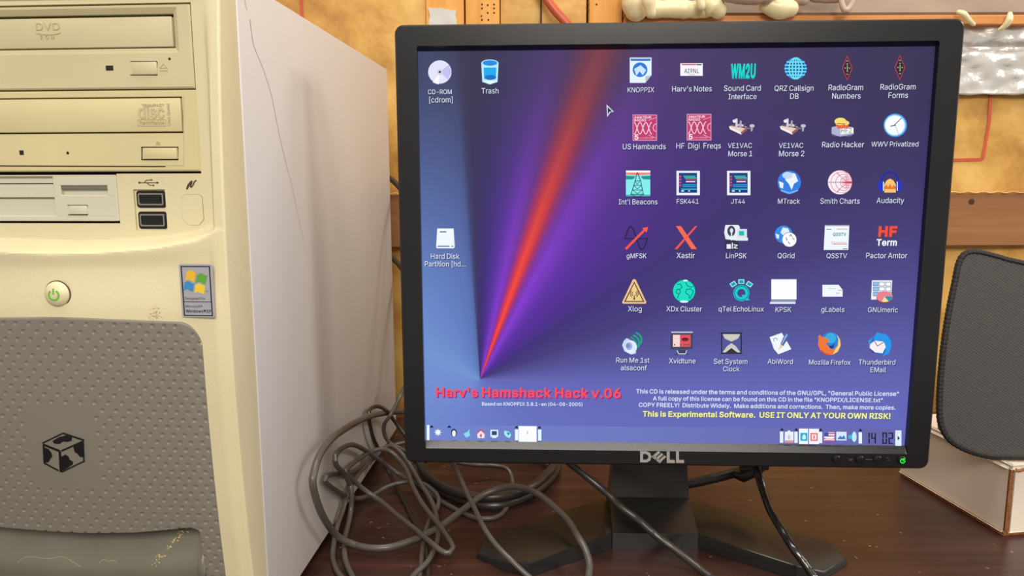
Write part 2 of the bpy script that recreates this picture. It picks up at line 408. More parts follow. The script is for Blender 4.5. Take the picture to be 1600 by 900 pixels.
def glyph(c, bold):
    if (c, bold) not in GCACHE:
        parts = GLYPH[c].split('|')
        loops = []
        for L in parts[1:]:
            q = [int(v) / 500 for v in L.split()]
            P = [Vector((q[i], q[i + 1])) for i in range(0, len(q), 2)]
            if bold:
                n = len(P)
                Q = []
                for i in range(n):
                    a = (P[i] - P[i - 1]).normalized()
                    d = (P[(i + 1) % n] - P[i]).normalized()
                    na, nd = Vector((-a.y, a.x)), Vector((-d.y, d.x))
                    m = na + nd
                    m = m / max(0.5, m.length_squared / 2) if m.length > 1e-4 else na
                    Q.append(P[i] + m * bold)
                P = Q
            loops.append([(p.x, p.y) for p in P])
        if c == '1':                                    # a foot serif, as on the display
            h = 0.056 + bold
            loops.append([(0.03, -bold), (0.33, -bold), (0.33, h), (0.03, h)][::(1 if area2(loops[0]) > 0 else -1)])
        flat = [Vector(p) for L in loops for p in L]
        edges, a = [], 0
        for L in loops:
            m = len(L)
            edges += [(a + i, a + (i + 1) % m) for i in range(m)]
            a += m
        r = geometry.delaunay_2d_cdt(flat, edges, [], 0, 1e-5)
        tv, tris = [tuple(v) for v in r[0]], []
        for f in r[2]:
            x, y = sum(tv[i][0] for i in f) / len(f), sum(tv[i][1] for i in f) / len(f)
            wind = 0
            for L in loops:
                for (ax, ay), (bx, by) in zip(L, L[1:] + L[:1]):
                    if (ay <= y) != (by <= y):
                        if ax + (y - ay) / (by - ay) * (bx - ax) > x:
                            wind += 1 if by > ay else -1
            if wind:
                tris.append(tuple(f))
        GCACHE[c, bold] = (int(parts[0]) / 500, loops, tv, tris)
    return GCACHE[c, bold]


def text_geo(txt, bold=0.0, extrude=0.0):
    """(verts, faces, width) of a line of text, baseline at 0, starting at 0"""
    key = (txt, bold, extrude)
    if key not in TXT:
        vs, fs, x = [], [], 0.0
        for c in txt:
            if c == ' ':
                x += 0.145
                continue
            adv, loops, tv, tris = glyph(c, bold * 0.7)
            k = len(vs)
            vs += [(x + u, v, extrude) for u, v in tv]
            fs += [tuple(k + i for i in t) for t in tris]
            if extrude:
                for L in loops:
                    a, m = len(vs), len(L)
                    vs += [(x + u, v, extrude) for u, v in L] + [(x + u, v, -extrude) for u, v in L]
                    fs += [(a + i, a + (i + 1) % m, a + m + (i + 1) % m, a + m + i) for i in range(m)]
            x += adv + (0.9 * bold * 0.7)
        x0 = min(v[0] for v in vs)
        x1 = max(v[0] for v in vs)
        TXT[key] = ([(v[0] - x0, v[1], v[2]) for v in vs], fs, x1 - x0)
    return TXT[key]


def smooth01(a, b, x):
    if a == b:
        return 1.0 if x >= b else 0.0
    t = min(1, max(0, (x - a) / (b - a)))
    return t * t * (3 - 2 * t)


def interp(tab, x):
    if x <= tab[0][0]:
        return tab[0][1]
    for (a, va), (b, vb) in zip(tab, tab[1:]):
        if x <= b:
            return va + (vb - va) * (x - a) / (b - a)
    return tab[-1][1]


# ------------------------------------------------------------------ materials
M = {}
M['cream'] = mat('cream_plastic', (219, 208, 170), 0.42, bump=0.12, bscale=900, vary=0.05, vscale=9)
M['drive'] = mat('drive_beige', (207, 196, 158), 0.4, bump=0.05, bscale=900, vary=0.05, vscale=14)
M['drive2'] = mat('drive_cream', (212, 199, 152), 0.4, bump=0.05, bscale=900, vary=0.05, vscale=14)
M['floppy'] = mat('floppy_grey', (206, 203, 182), 0.4)
M['emboss'] = mat('embossed_mark', (196, 184, 145), 0.45)
M['bdark'] = mat('dark_slot', (28, 20, 15), 0.7)
M['mark'] = mat('printed_mark', (70, 62, 48), 0.6)
M['steel'] = mat('painted_steel', (208, 204, 200), 0.42, bump=0.06, bscale=1500)
M['greyp'] = mat('grey_grille', (128, 122, 111), 0.45, bump=0.08, bscale=1500)
M['greyin'] = mat('grey_recess', (116, 112, 98), 0.4, vary=0.08, vscale=40)
M['black'] = mat('black_plastic', (24, 24, 27), 0.27, spec=0.45, bump=0.08, bscale=1600)
M['blackg'] = mat('black_stand', (33, 32, 31), 0.24, bump=0.06, bscale=1600)
M['gloss'] = mat('black_gloss', (20, 20, 22), 0.25)
M['cable'] = mat('grey_cable', (84, 78, 73), 0.36, spec=0.5)
M['cableb'] = mat('black_cable', (50, 45, 41), 0.35, spec=0.6)
M['plug'] = mat('plug_black', (27, 25, 24), 0.4)
M['metal'] = mat('bright_metal', (190, 186, 178), 0.3, metal=1.0)
M['silver'] = mat('silver_logo', (205, 203, 198), 0.32, metal=0.6)
M['white_card'] = mat('white_cardboard', (232, 221, 204), 0.6, vary=0.04, vscale=18, bump=0.1, bscale=120)
M['corr'] = mat('corrugated_edge', (150, 96, 52), 0.8, vary=0.35, vscale=300)
M['foam'] = mat('cured_foam', (236, 222, 176), 0.32, spec=0.5, vary=0.05, vscale=60, bump=0.3, bscale=80)
M['foamg'] = mat('grey_foam', (186, 160, 146), 0.55, vary=0.1, vscale=60, bump=0.4, bscale=120)
M['duct'] = mat('duct_tape', (196, 194, 188), 0.45, vary=0.06, vscale=80, bump=0.4, bscale=90)
M['redcable'] = mat('red_cable', (196, 88, 58), 0.4)
M['redink'] = mat('red_ink', (198, 84, 58), 0.7, vary=0.12, vscale=60)
M['nail'] = mat('nail_hole', (70, 42, 22), 0.8)
M['green'] = em((120, 205, 60), 1.0)


def wood_mat(name, c1, c2, c3, rough, axis, scale=60.0, spec=0.4, bump=0.1):
    m = bpy.data.materials.new(name)
    m.use_nodes = True
    nt = m.node_tree
    b = nt.nodes['Principled BSDF']
    tc = nt.nodes.new('ShaderNodeTexCoord')
    mp = nt.nodes.new('ShaderNodeMapping')
    sc = [1.0, 1.0, 1.0]
    sc[axis] = 0.05
    mp.inputs['Scale'].default_value = sc
    nt.links.new(tc.outputs['Object'], mp.inputs['Vector'])
    n = nt.nodes.new('ShaderNodeTexNoise')
    n.inputs['Scale'].default_value = scale
    n.inputs['Detail'].default_value = 8
    n.inputs['Roughness'].default_value = 0.65
    n.inputs['Distortion'].default_value = 0.4
    nt.links.new(mp.outputs[0], n.inputs['Vector'])
    r = nt.nodes.new('ShaderNodeValToRGB')
    e = r.color_ramp.elements
    e[0].position, e[0].color = 0.3, lin(c1)
    e[1].position, e[1].color = 0.72, lin(c3)
    x = e.new(0.52)
    x.color = lin(c2)
    nt.links.new(n.outputs['Fac'], r.inputs['Fac'])
    nt.links.new(r.outputs['Color'], b.inputs['Base Color'])
    b.inputs['Roughness'].default_value = rough
    b.inputs['Specular IOR Level'].default_value = spec
    bp = nt.nodes.new('ShaderNodeBump')
    bp.inputs['Strength'].default_value = bump
    bp.inputs['Distance'].default_value = 0.0006
    nt.links.new(n.outputs['Fac'], bp.inputs['Height'])
    nt.links.new(bp.outputs['Normal'], b.inputs['Normal'])
    return m


M['table'] = wood_mat('dark_table', (49, 30, 27), (63, 38, 33), (81, 51, 45), 0.33, 0, 90, 0.5, 0.12)
_nt = M['table'].node_tree
_b = _nt.nodes['Principled BSDF']
_tc = _nt.nodes.new('ShaderNodeTexCoord')
_n = _nt.nodes.new('ShaderNodeTexNoise')
_n.inputs['Scale'].default_value = 190
_n.inputs['Detail'].default_value = 1
_nt.links.new(_tc.outputs['Object'], _n.inputs['Vector'])
_r = _nt.nodes.new('ShaderNodeMapRange')
_r.inputs['From Min'].default_value = 0.765
_r.inputs['From Max'].default_value = 0.80
_r.inputs['To Max'].default_value = 0.5
_nt.links.new(_n.outputs['Fac'], _r.inputs['Value'])
_m = _nt.nodes.new('ShaderNodeMix')
_m.data_type = 'RGBA'
_nt.links.new(_r.outputs['Result'], _m.inputs['Factor'])
_nt.links.new(_b.inputs['Base Color'].links[0].from_socket, _m.inputs['A'])
_m.inputs['B'].default_value = lin((190, 165, 140))
_nt.links.new(_m.outputs['Result'], _b.inputs['Base Color'])
M['stud'] = wood_mat('pine_stud', (206, 140, 62), (224, 160, 78), (236, 176, 94), 0.6, 2, 70)
M['board'] = wood_mat('brown_board', (132, 88, 52), (152, 104, 64), (168, 118, 76), 0.7, 0, 60)
M['strip'] = wood_mat('orange_board', (176, 112, 58), (200, 132, 70), (214, 148, 84), 0.6, 0, 60)
M['ledge'] = mat('grey_ledge', (146, 126, 110), 0.75, vary=0.12, vscale=14, bump=0.3, bscale=90)


def kraft_mat():
    m = bpy.data.materials.new('kraft_paper')
    m.use_nodes = True
    nt = m.node_tree
    b = nt.nodes['Principled BSDF']
    tc = nt.nodes.new('ShaderNodeTexCoord')
    n = nt.nodes.new('ShaderNodeTexNoise')
    n.inputs['Scale'].default_value = 17
    n.inputs['Detail'].default_value = 9
    n.inputs['Roughness'].default_value = 0.62
    n.inputs['Distortion'].default_value = 0.25
    nt.links.new(tc.outputs['Object'], n.inputs['Vector'])
    r = nt.nodes.new('ShaderNodeValToRGB')
    e = r.color_ramp.elements
    e[0].position, e[0].color = 0.28, lin((158, 104, 40))
    e[1].position, e[1].color = 0.72, lin((230, 188, 108))
    x = e.new(0.5)
    x.color = lin((206, 156, 74))
    nt.links.new(n.outputs['Fac'], r.inputs['Fac'])
    nt.links.new(r.outputs['Color'], b.inputs['Base Color'])
    b.inputs['Roughness'].default_value = 0.55
    bp = nt.nodes.new('ShaderNodeBump')
    bp.inputs['Strength'].default_value = 0.35
    bp.inputs['Distance'].default_value = 0.004
    nt.links.new(n.outputs['Fac'], bp.inputs['Height'])
    nt.links.new(bp.outputs['Normal'], b.inputs['Normal'])
    return m


M['kraft'] = kraft_mat()


def foil_mat():
    m = bpy.data.materials.new('foil')
    m.use_nodes = True
    nt = m.node_tree
    b = nt.nodes['Principled BSDF']
    b.inputs['Base Color'].default_value = lin((232, 229, 224))
    b.inputs['Metallic'].default_value = 0.6
    b.inputs['Roughness'].default_value = 0.24
    tc = nt.nodes.new('ShaderNodeTexCoord')
    n = nt.nodes.new('ShaderNodeTexNoise')
    n.inputs['Scale'].default_value = 38
    n.inputs['Detail'].default_value = 5
    n.inputs['Distortion'].default_value = 1.5
    nt.links.new(tc.outputs['Object'], n.inputs['Vector'])
    bp = nt.nodes.new('ShaderNodeBump')
    bp.inputs['Strength'].default_value = 0.3
    bp.inputs['Distance'].default_value = 0.004
    nt.links.new(n.outputs['Fac'], bp.inputs['Height'])
    nt.links.new(bp.outputs['Normal'], b.inputs['Normal'])
    return m


M['foil'] = foil_mat()

# ------------------------------------------------------------------ setting: wall, table, floor
YW = 0.865                                         # the face of the insulation between the studs


def wx(px, py, y=YW):
    return on_y(px, py, y).x


def wz(px, py, y=YW):
    return on_y(px, py, y).z


b = MB()
b.box(-1.6, 1.7, 0.96, 1.0, -0.75, 1.5)
struct(b.build('wall_back', M['strip']))
b = MB()
b.box(-2.0, 2.0, -1.5, 1.0, -0.80, -0.75)
struct(b.build('floor', mat('grey_floor', (120, 112, 104), 0.7, vary=0.15, vscale=6)))

t = thing('workbench', 'dark brown wood grain table top under the monitor and the computer tower', 'table', (0.1, 0.5, -0.75))
b = MB()
b.box(-1.1, 1.1, -0.42, 0.35, 0.722, 0.75, 0.002, 2)
b.build('tabletop', M['table'], t)
for sx in (-1, 1):
    for y0 in (-0.38, 0.25):
        b = MB()
        b.box(sx * 1.03 - 0.03, sx * 1.03 + 0.03, y0, y0 + 0.06, 0.0, 0.722, 0.003)
        b.build('leg', M['table'], t)


def kraft_y(x, z, amp=0.005):
    return YW - 0.004 + amp * (noise.noise(Vector((x * 7, 3.1, z * 9))) + 0.6 * noise.noise(Vector((x * 19 + z * 12, 7.7, z * 17))))


def kraft_grid(name, x0, x1, z0, z1, label, group=None):
    b = MB()
    nx = max(2, int((x1 - x0) / 0.012))
    nz = max(2, int((z1 - z0) / 0.012))
    vs = [(x0 + (x1 - x0) * i / nx, kraft_y(x0 + (x1 - x0) * i / nx, z0 + (z1 - z0) * j / nz), z0 + (z1 - z0) * j / nz) for j in range(nz + 1) for i in range(nx + 1)]
    fs = [(j * (nx + 1) + i, j * (nx + 1) + i + 1, (j + 1) * (nx + 1) + i + 1, (j + 1) * (nx + 1) + i) for j in range(nz) for i in range(nx)]
    b.add(vs, fs, 0, True)
    k = len(vs)                                     # the depth of the batt behind its paper face
    rim = [i for i in range(nx + 1)] + [(j + 1) * (nx + 1) - 1 for j in range(1, nz + 1)] + [nz * (nx + 1) + i for i in range(nx - 1, -1, -1)] + [j * (nx + 1) for j in range(nz - 1, 0, -1)]
    back = [(vs[i][0], 0.955, vs[i][2]) for i in rim]
    n = len(rim)
    b.add([vs[i] for i in rim] + back, [(i, (i + 1) % n, n + (i + 1) % n, n + i) for i in range(n)] + [list(range(n, 2 * n))], 0, False)
    return tag(b.build(name, M['kraft']), label, 'insulation', 'kraft faced insulation on the wall')


Z_TOP = 0.95
xs1, xs2, xs3 = wx(667, 15), wx(727, 15), wx(781, 15)
xs4, xs5 = wx(917, 15), wx(970, 15)
batt_l = kraft_grid('insulation_batt', -1.2, xs1 - 0.001, 0.0, Z_TOP, 'yellow kraft paper faced insulation on the wall above the computer tower')
batt_m = kraft_grid('insulation_batt', xs3 + 0.001, xs4 - 0.001, 0.0, Z_TOP, 'narrow strip of kraft paper insulation behind the red cable, between the studs')
batt_r = kraft_grid('insulation_batt', xs5 + 0.001, 1.2, 0.0, wz(1560, 146), 'yellow kraft paper insulation right of the monitor, below the silver foil')


def ink_line(pts, w, parent):
    b = MB()
    for (ax, az), (bx, bz) in zip(pts, pts[1:]):
        n = max(1, int(math.hypot(bx - ax, bz - az) / 0.006))
        d = Vector((bx - ax, bz - az)).normalized()
        s = Vector((-d.y, d.x)) * w / 2
        vs = []
        for i in range(n + 1):
            x, z = ax + (bx - ax) * i / n, az + (bz - az) * i / n
            for q in (-1, 0, 1):
                X, Z = x + s.x * q, z + s.y * q
                vs.append((X, kraft_y(X, Z) - 0.0009, Z))
        b.add(vs, [(3 * i + q, 3 * i + q + 1, 3 * i + q + 4, 3 * i + q + 3) for i in range(n) for q in (0, 1)], 0, True)
    o = b.build('printed_line', M['redink'], parent)
    o['label'] = 'red line printed on the paper'
    return o


ink_line([(wx(471, -40), wz(471, -40)), (wx(475, 60), wz(475, 60))], 0.0036, batt_l)
ink_line([(wx(1543, 145), wz(1543, 145)), (wx(1541, 190), wz(1541, 190)), (wx(1533, 249), wz(1533, 249)), (wx(1440, 252), wz(1440, 252))], 0.0035, batt_r)


def stud(x0, x1, label, yf=YW - 0.012):
    b = MB()
    b.box(x0, x1, yf, 0.955, 0.0, Z_TOP, 0.0015, 2)
    return tag(b.build('wall_stud', M['stud']), label, 'stud', 'pine studs of the wall')


st1 = stud(xs1, xs2 - 0.0008, 'pine wall stud with the patch of silver tape on it')
st2 = stud(xs2 + 0.0008, xs3, 'pine wall stud dotted with nail plate marks, beside the taped stud')
st3 = stud(xs4 + 0.0015, xs5, 'pine wall stud just right of the red cable, with a nail hole')
ys = YW - 0.012
b = MB()
for px, py in [(753, 7), (762, 8), (772, 7), (753, 13), (762, 20), (772, 13), (772, 20), (752, 25), (753, 31), (763, 31)]:
    p = on_y(px, py, ys)
    b.lathe([(0.0011, 0.0), (0.0008, 0.0004), (0.0002, 0.0006)], p, Vector((1, 0, 0)), Vector((0, 0, 1)), Vector((0, -1, 0)), 10)
b.build('nail_mark', M['nail'], st2)
b = MB()
for px, py in [(932, 7), (919, 16), (919, 6)]:
    p = on_y(px, py, ys)
    b.lathe([(0.0012, 0.0), (0.0009, 0.0003), (0.0002, 0.0005)], p, Vector((1, 0, 0)), Vector((0, 0, 1)), Vector((0, -1, 0)), 10)
b.build('nail_hole', M['nail'], st3)
b = MB()                                            # second narrow board face in the middle bay
b.box(wx(845, 15) - 0.0008, wx(845, 15) + 0.0008, YW - 0.0125, YW + 0.01, 0.1, Z_TOP)
b.build('seam', M['nail'], batt_m)

# duct tape patch on the first stud
b = MB()
o2 = [on_y(px, py, ys - 0.001) for px, py in [(669, 12), (676, 13), (690, 13), (700, 15), (713, 17), (712, 24), (714, 31), (713, 60), (671, 60), (670, 34), (672, 25)]]
b.prism([(p.x, p.z) for p in o2], 0.0, 0.0016, lambda u, v, w: (u, ys - 0.0004 - w, v))
tag(b.build('tape_patch', M['duct']), 'torn patch of silver grey tape stuck on the stud above the monitor', 'tape')

# red cable over the bay
b = MB()
pts = spline([tuple(on_y(px, py, YW - 0.022)) for px, py in [(835, -35), (850, -8), (866, 15), (884, 35), (905, 60), (935, 95)]], 0.004)
b.tube(pts, 0.0048, 14)
tag(b.build('red_cable', M['redcable']), 'red cable slanting across the studs above the monitor', 'cable')

# right-hand part of the wall: brown board, foil, wood strip, grey ledge
b = MB()
zb0, zb1 = wz(1545, 384, 0.85), wz(1545, 301, 0.85)
b.box(wx(560, 340, 0.848), 1.2, 0.848, 0.8605 - 0.004, zb0, zb1, 0.001, 1)
brd = tag(b.build('blocking_board', M['board']), 'brown horizontal board across the insulation, with a dark knot', 'board')
b = MB()
p = on_y(1518, 315, 0.848)
b.lathe([(0.0034, 0.0001), (0.0026, 0.0003), (0.0008, 0.0004)], p, Vector((1, 0, 0)), Vector((0, 0, 1)), Vector((0, -1, 0)), 18)
b.build('knot', M['nail'], brd)
b = MB()
pts = [(x / 1000.0, 0.8465 + 0.0006 * math.sin(x * 0.9), zb1 + 0.0008 * math.sin(x * 0.37) + 0.0004) for x in range(int(1000 * wx(600, 300)), 1200, 3)]
b.tube(pts, 0.0009, 6)
o = b.build('paper_fringe', M['kraft'], brd)
o['label'] = 'ragged pale paper edge along the top of the board'

zf0, zf1, zfm = wz(1560, 148, YW - 0.013), wz(1560, 35, YW - 0.016), wz(1560, 74, YW - 0.013)


def foil_y(x, z):
    v = Vector((x * 26, 1.3, z * 34))
    c = 0.0055 * noise.noise(v) + 0.003 * noise.noise(v * 2.7)
    f = 0.004 * math.exp(-((z - zfm) / 0.004) ** 2)
    return YW - 0.013 + c + f


b = MB()
x0, x1 = xs5 + 0.002, 1.2
nx, nz = 220, 34
vs = []
for j in range(nz + 1):
    for i in range(nx + 1):
        x = x0 + (x1 - x0) * i / nx
        z = zf0 + (zf1 - zf0) * j / nz + (0.0012 * noise.noise(Vector((x * 60, 0, 0))) if j in (0, nz) else 0)
        vs.append((x, foil_y(x, z), z))
b.add(vs, [(j * (nx + 1) + i, j * (nx + 1) + i + 1, (j + 1) * (nx + 1) + i + 1, (j + 1) * (nx + 1) + i) for j in range(nz) for i in range(nx)], 0, True)
fo = b.build('foil_tape', M['foil'])
md = fo.modifiers.new('thickness', 'SOLIDIFY')
md.thickness = 0.0006
md.offset = -1
tag(fo, 'crumpled silver foil strip on the wall at the top right corner', 'foil')

b = MB()
zst = wz(1560, 23, YW - 0.024)
b.box(xs5 + 0.001, 1.2, YW - 0.024, 0.955, zf1 - 0.004, zst, 0.001, 1)
tag(b.build('sill_board', M['strip']), 'thin orange wood strip showing above the crumpled foil', 'board')
b = MB()
x0, x1 = xs5 + 0.001, 1.2
prof = [(YW + 0.02, 0.0), (YW - 0.018, 0.0), (YW - 0.021, 0.003), (YW - 0.006, 0.03), (YW + 0.012, 0.06), (YW + 0.018, 0.16), (YW + 0.018, 0.3), (YW + 0.08, 0.3), (YW + 0.08, 0.0)]
b.prism([(y, zst + 0.0004 + z) for y, z in prof], x0, x1, lambda u, v, w: (w, u, v))
struct(b.build('trim_1', M['ledge']))


# cured foam blobs and drips
def lump(name, pts, mat_, label, seedv, yoff=0.0, group=None):
    """pts: (px, py, radius in px, y)"""
    b = MB()
    path = [tuple(on_y(px, py, y)) + (r * y / F_PX,) for px, py, r, y in pts]
    sp_ = spline(path, 0.0025)
    n = len(sp_)
    P = [Vector(q[:3]) for q in sp_]
    rr = []
    for i, q in enumerate(sp_):
        r = max(0.0008, q[3])
        rr.append(r * (1 + 0.16 * noise.noise(Vector((i * 0.35, seedv, 0)))))
    # rounded ends
    d0 = (P[0] - P[1]).normalized()
    d1 = (P[-1] - P[-2]).normalized()
    head = [(P[0] + d0 * rr[0] * math.sin(a), rr[0] * math.cos(a)) for a in (1.45, 1.15, 0.8, 0.4)]
    tail = [(P[-1] + d1 * rr[-1] * math.sin(a), rr[-1] * math.cos(a)) for a in (0.4, 0.8, 1.15, 1.45)]
    P = [h[0] for h in head] + P + [h[0] for h in tail]
    rr = [h[1] for h in head] + rr + [h[1] for h in tail]
    b.tube(P, 0, 18, rr=rr)
    return tag(b.build(name, mat_), label, 'foam', 'cured foam along the ledge on the wall')


YF = 0.830
lump('foam_blob', [(994, -18, 20, YF), (992, 4, 21, YF), (994, 14, 17, YF)], M['foam'], 'large cream foam blob next to the pine stud above the monitor', 1.0)
lump('foam_drip', [(1012, -16, 9, YF - 0.024), (1014, 4, 10, YF - 0.024), (1017, 20, 8, YF - 0.022)], M['foam'], 'thick bright foam drip over the large blob beside the stud', 2.0)
lump('foam_bead', [(1018, 15, 13, YF + 0.006), (1050, 14, 13, YF + 0.006), (1080, 15, 13, YF + 0.006), (1104, 15, 12, YF + 0.006)], M['foam'], 'long smooth cylinder of yellowish foam lying along the ledge', 3.0)
lump('foam_drip', [(1093, -20, 7, YF - 0.012), (1094, 0, 7, YF - 0.012), (1096, 10, 6, YF - 0.012)], M['foam'], 'short foam drip hanging over the right end of the foam cylinder', 4.0)
lump('foam_blob', [(1108, 6, 14, YF), (1118, 12, 16, YF), (1122, 16, 13, YF)], M['foam'], 'round pale foam blob at the right end of the foam cylinder', 5.0)
lump('foam_bead', [(1138, -10, 13, YF - 0.01), (1165, -8, 14, YF - 0.01), (1190, -8, 14, YF - 0.01), (1208, -12, 10, YF - 0.01)], M['foamg'], 'pinkish grey foam overhang between the two yellow foam blobs', 6.0)
lump('foam_blob', [(1198, 8, 12, YF + 0.002), (1218, 13, 16, YF + 0.002), (1234, 13, 13, YF + 0.002)], M['foam'], 'glossy yellow foam blob above the middle of the monitor', 7.0)
lump('foam_drip', [(1232, -16, 8, YF + 0.002), (1248, -2, 9, YF), (1256, 0, 8, YF)], M['foamg'], 'grey foam finger reaching right from the glossy yellow blob', 8.0)
lump('foam_bead', [(1274, -8, 11, YF), (1292, -6, 10, YF), (1312, -8, 11, YF)], M['foamg'], 'rough grey foam bead left of the looped drip', 9.0)
lump('foam_drip', [(1312, -14, 4, YF - 0.004), (1315, 4, 4, YF - 0.006), (1320, 16, 4.5, YF - 0.007), (1327, 12, 4, YF - 0.006), (1334, -2, 4, YF - 0.004), (1338, -16, 4, YF)], M['foamg'], 'thin foam drip bent into a V loop above the monitor', 10.0)
lump('foam_drip', [(1498, 19, 3.5, 0.834), (1506, 22, 4.5, 0.832), (1513, 31, 4.2, 0.834), (1521, 38, 3.0, 0.838)], M['foam'], 'curved foam drip at the top right corner of the monitor', 11.0)
lump('foam_drip', [(1578, 22, 3.5, 0.834), (1577, 31, 5, 0.831), (1571, 40, 4.5, 0.834), (1562, 46, 2.6, 0.838)], M['foam'], 'curved foam drip over the foil, right of the monitor corner', 12.0)

# ------------------------------------------------------------------ computer tower
TY, TL, TH = 0.065, 0.3549, 0.388
TF = Frame((-0.1487, 0.4233, 0), TY)
tower = thing('computer_tower', 'cream computer tower with grey dimpled front, left of the monitor', 'computer', TF.loc, -TY)
UL = -0.186
UC = UL / 2


def tp(px, py, y=-0.026):
    p = TF.on(px, py, y)
    return p.x, p.z


b = MB()
b.box(UL, -0.0042, 0.001, TL - 0.001, 0.012, TH - 0.0006, 0.001, 1)
b.build('case', M['steel'], tower)
b = MB()
b.box(-0.004, 0.0, -0.0002, TL, 0.010, TH, 0.0009, 2)
b.build('side_panel', M['steel'], tower)
# faint scratch marks on the panel
b = MB()
for ptsx in ([(382, 0), (384, 10), (386, 17)], [(390, 30), (396, 70), (410, 105), (424, 150), (436, 210), (448, 260), (458, 300), (468, 350), (480, 400)]):
    L = []
    for px, py in ptsx:
        d = ray(px, py)
        tt = (0.0 - (CAM - TF.loc).dot(TF.x)) / d.dot(TF.x)
        L.append(TF.local(CAM + d * tt))
    sp_ = spline([(p.y, p.z) for p in L], 0.002)
    n = len(sp_)
    vs = []
    for i, (y, z) in enumerate(sp_):
        w = 0.0004 * (1 - 0.75 * i / n)
        vs += [(0.0002, y - w, z), (0.0002, y + w, z)]
    b.add(vs, [(2 * i, 2 * i + 1, 2 * i + 3, 2 * i + 2) for i in range(n - 1)])
o = b.build('scratch', mat('scratch_grey', (188, 180, 173), 0.6), tower)
for fx in (-0.17, -0.022):
    for fy in (0.02, 0.31):
        b = MB()
        b.lathe([(0.010, 0.0), (0.011, 0.002), (0.011, 0.0125)], (fx, fy, 0), Vector((1, 0, 0)), Vector((0, 1, 0)), Vector((0, 0, 1)), 20)
        b.build('foot', M['gloss'], tower)

# --- bezel: a height field with openings
YR = -0.0215                                         # recessed drive area
YP0 = -0.0215


def yp(z):
    """pillar face: the bezel bulges forward at mid height"""
    return YP0 - 0.0092 * max(-0.3, 1 - ((z - 0.215) / 0.155) ** 2)


YP = yp(0.25)
UR = tp(357, 450, -0.0305)[0]
u_rec = tp(319, 190, YP)[0]
u_dr = tp(304, 140, YR)[0] + 0.0008
z_dt = tp(150, 6, YR)[1]
z_db = tp(150, 271.5, YR)[1]
u_fr = tp(184, 320, YR)[0] + 0.0006
z_fb = tp(100, 349, YR)[1]
hole_l = UL + 0.017
uu0, zu1 = tp(208, 296, YR)
uu1, zu0 = tp(262, 360, YR)
led_t = [(tp(px, py, YR)) for px, py in [(-80, 367), (0, 370), (80, 373), (160, 374), (240, 369), (300, 361), (329, 352)]]
led_b = [(tp(px, py, YP - 0.005)) for px, py in [(-80, 390), (0, 395), (80, 398), (160, 396), (240, 390), (300, 379), (332, 362)]]
z_green = tp(100, 421, -0.036)[1]
z_low = tp(100, 497, -0.038)[1]
Z_BT = TH - 0.001


# outline of the grey grille panel set into the lower front
PN_T = [tp(px, py, -0.040) for px, py in [(-90, 498), (0, 497), (60, 496), (120, 497), (200, 501), (270, 505)]]
xr_in = tp(326, 640, -0.034)[0]
Z_CORN = tp(300, 556, -0.036)[1]


def pan_top(u):
    if u <= PN_T[-1][0]:
        return interp(PN_T, u)
    a = (u - PN_T[-1][0]) / (xr_in - PN_T[-1][0])
    a = min(1, max(0, a))
    return Z_CORN + (PN_T[-1][1] - Z_CORN) * math.sqrt(max(0, 1 - a ** 2.2))


def lower_y(u, z):
    t = (u - UC) / (UR - UC)
    return yp(z) - 0.0055 * (1 - min(1, t * t))


def bezel_y(u, z, cut=True):
    if cut and UL + 0.0135 < u < xr_in - 0.0014 and z < pan_top(min(xr_in, u + 0.0018)) - 0.0018:
        return -0.002
    zt, zb = interp(led_t, u), interp(led_b, u)
    pil = smooth01(u_rec - 0.0015, u_rec + 0.0018, u)
    pil = max(pil, 1 - smooth01(UL + 0.010, UL + 0.014, u))
    topc = smooth01(z_dt + 0.0022, z_dt + 0.0055, z)
    upper = YR + (yp(z) - YR) * max(pil, 0)
    upper += (-0.0265 - upper) * topc * (1 - pil)
    low = lower_y(u, z)
    k = smooth01(zt, zb, z)
    y = upper + (low - upper) * k
    s2 = smooth01(z_green + 0.006, z_low, z)
    y += 0.0012 * smooth01(zb, z_green, z) * (1 - s2) * k * (1 - pil)
    y -= 0.0020 * s2 * k * (1 - smooth01(u_rec, UR, u))
    for e in (UR - u, u - UL):                          # rounded outer edges
        if e < 0.0012:
            y += 0.0012 - math.sqrt(max(0, 0.0012 ** 2 - (0.0012 - e) ** 2))
    e = Z_BT - z
    if e < 0.006:
        y += 0.006 - math.sqrt(max(0, 0.006 ** 2 - (0.006 - e) ** 2))
    return y


def ticks(a, b, step, keep):
    xs = [a, b] + list(keep)
    n = int((b - a) / step)
    for i in range(1, n):
        x = a + (b - a) * i / n
        if min(abs(x - k) for k in xs) > step * 0.45:
            xs.append(x)
    return sorted(xs)


us = ticks(UL, UR, 0.0014, [hole_l, u_dr, u_fr, uu0, uu1, xr_in - 0.0016, xr_in - 0.0012, UR - 0.0002, UR - 0.0005, UR - 0.0012, UR - 0.002, UL + 0.001, u_rec, u_rec + 0.0008, u_rec - 0.0008])
zs = ticks(0.006, Z_BT, 0.0009, [z_db, z_dt, z_fb, zu0, zu1])


def holed(u, z):
    if hole_l < u < u_dr and z_db < z < z_dt:
        return True
    if hole_l < u < u_fr and z_fb < z < z_db:
        return True
    return uu0 < u < uu1 and zu0 < z < zu1


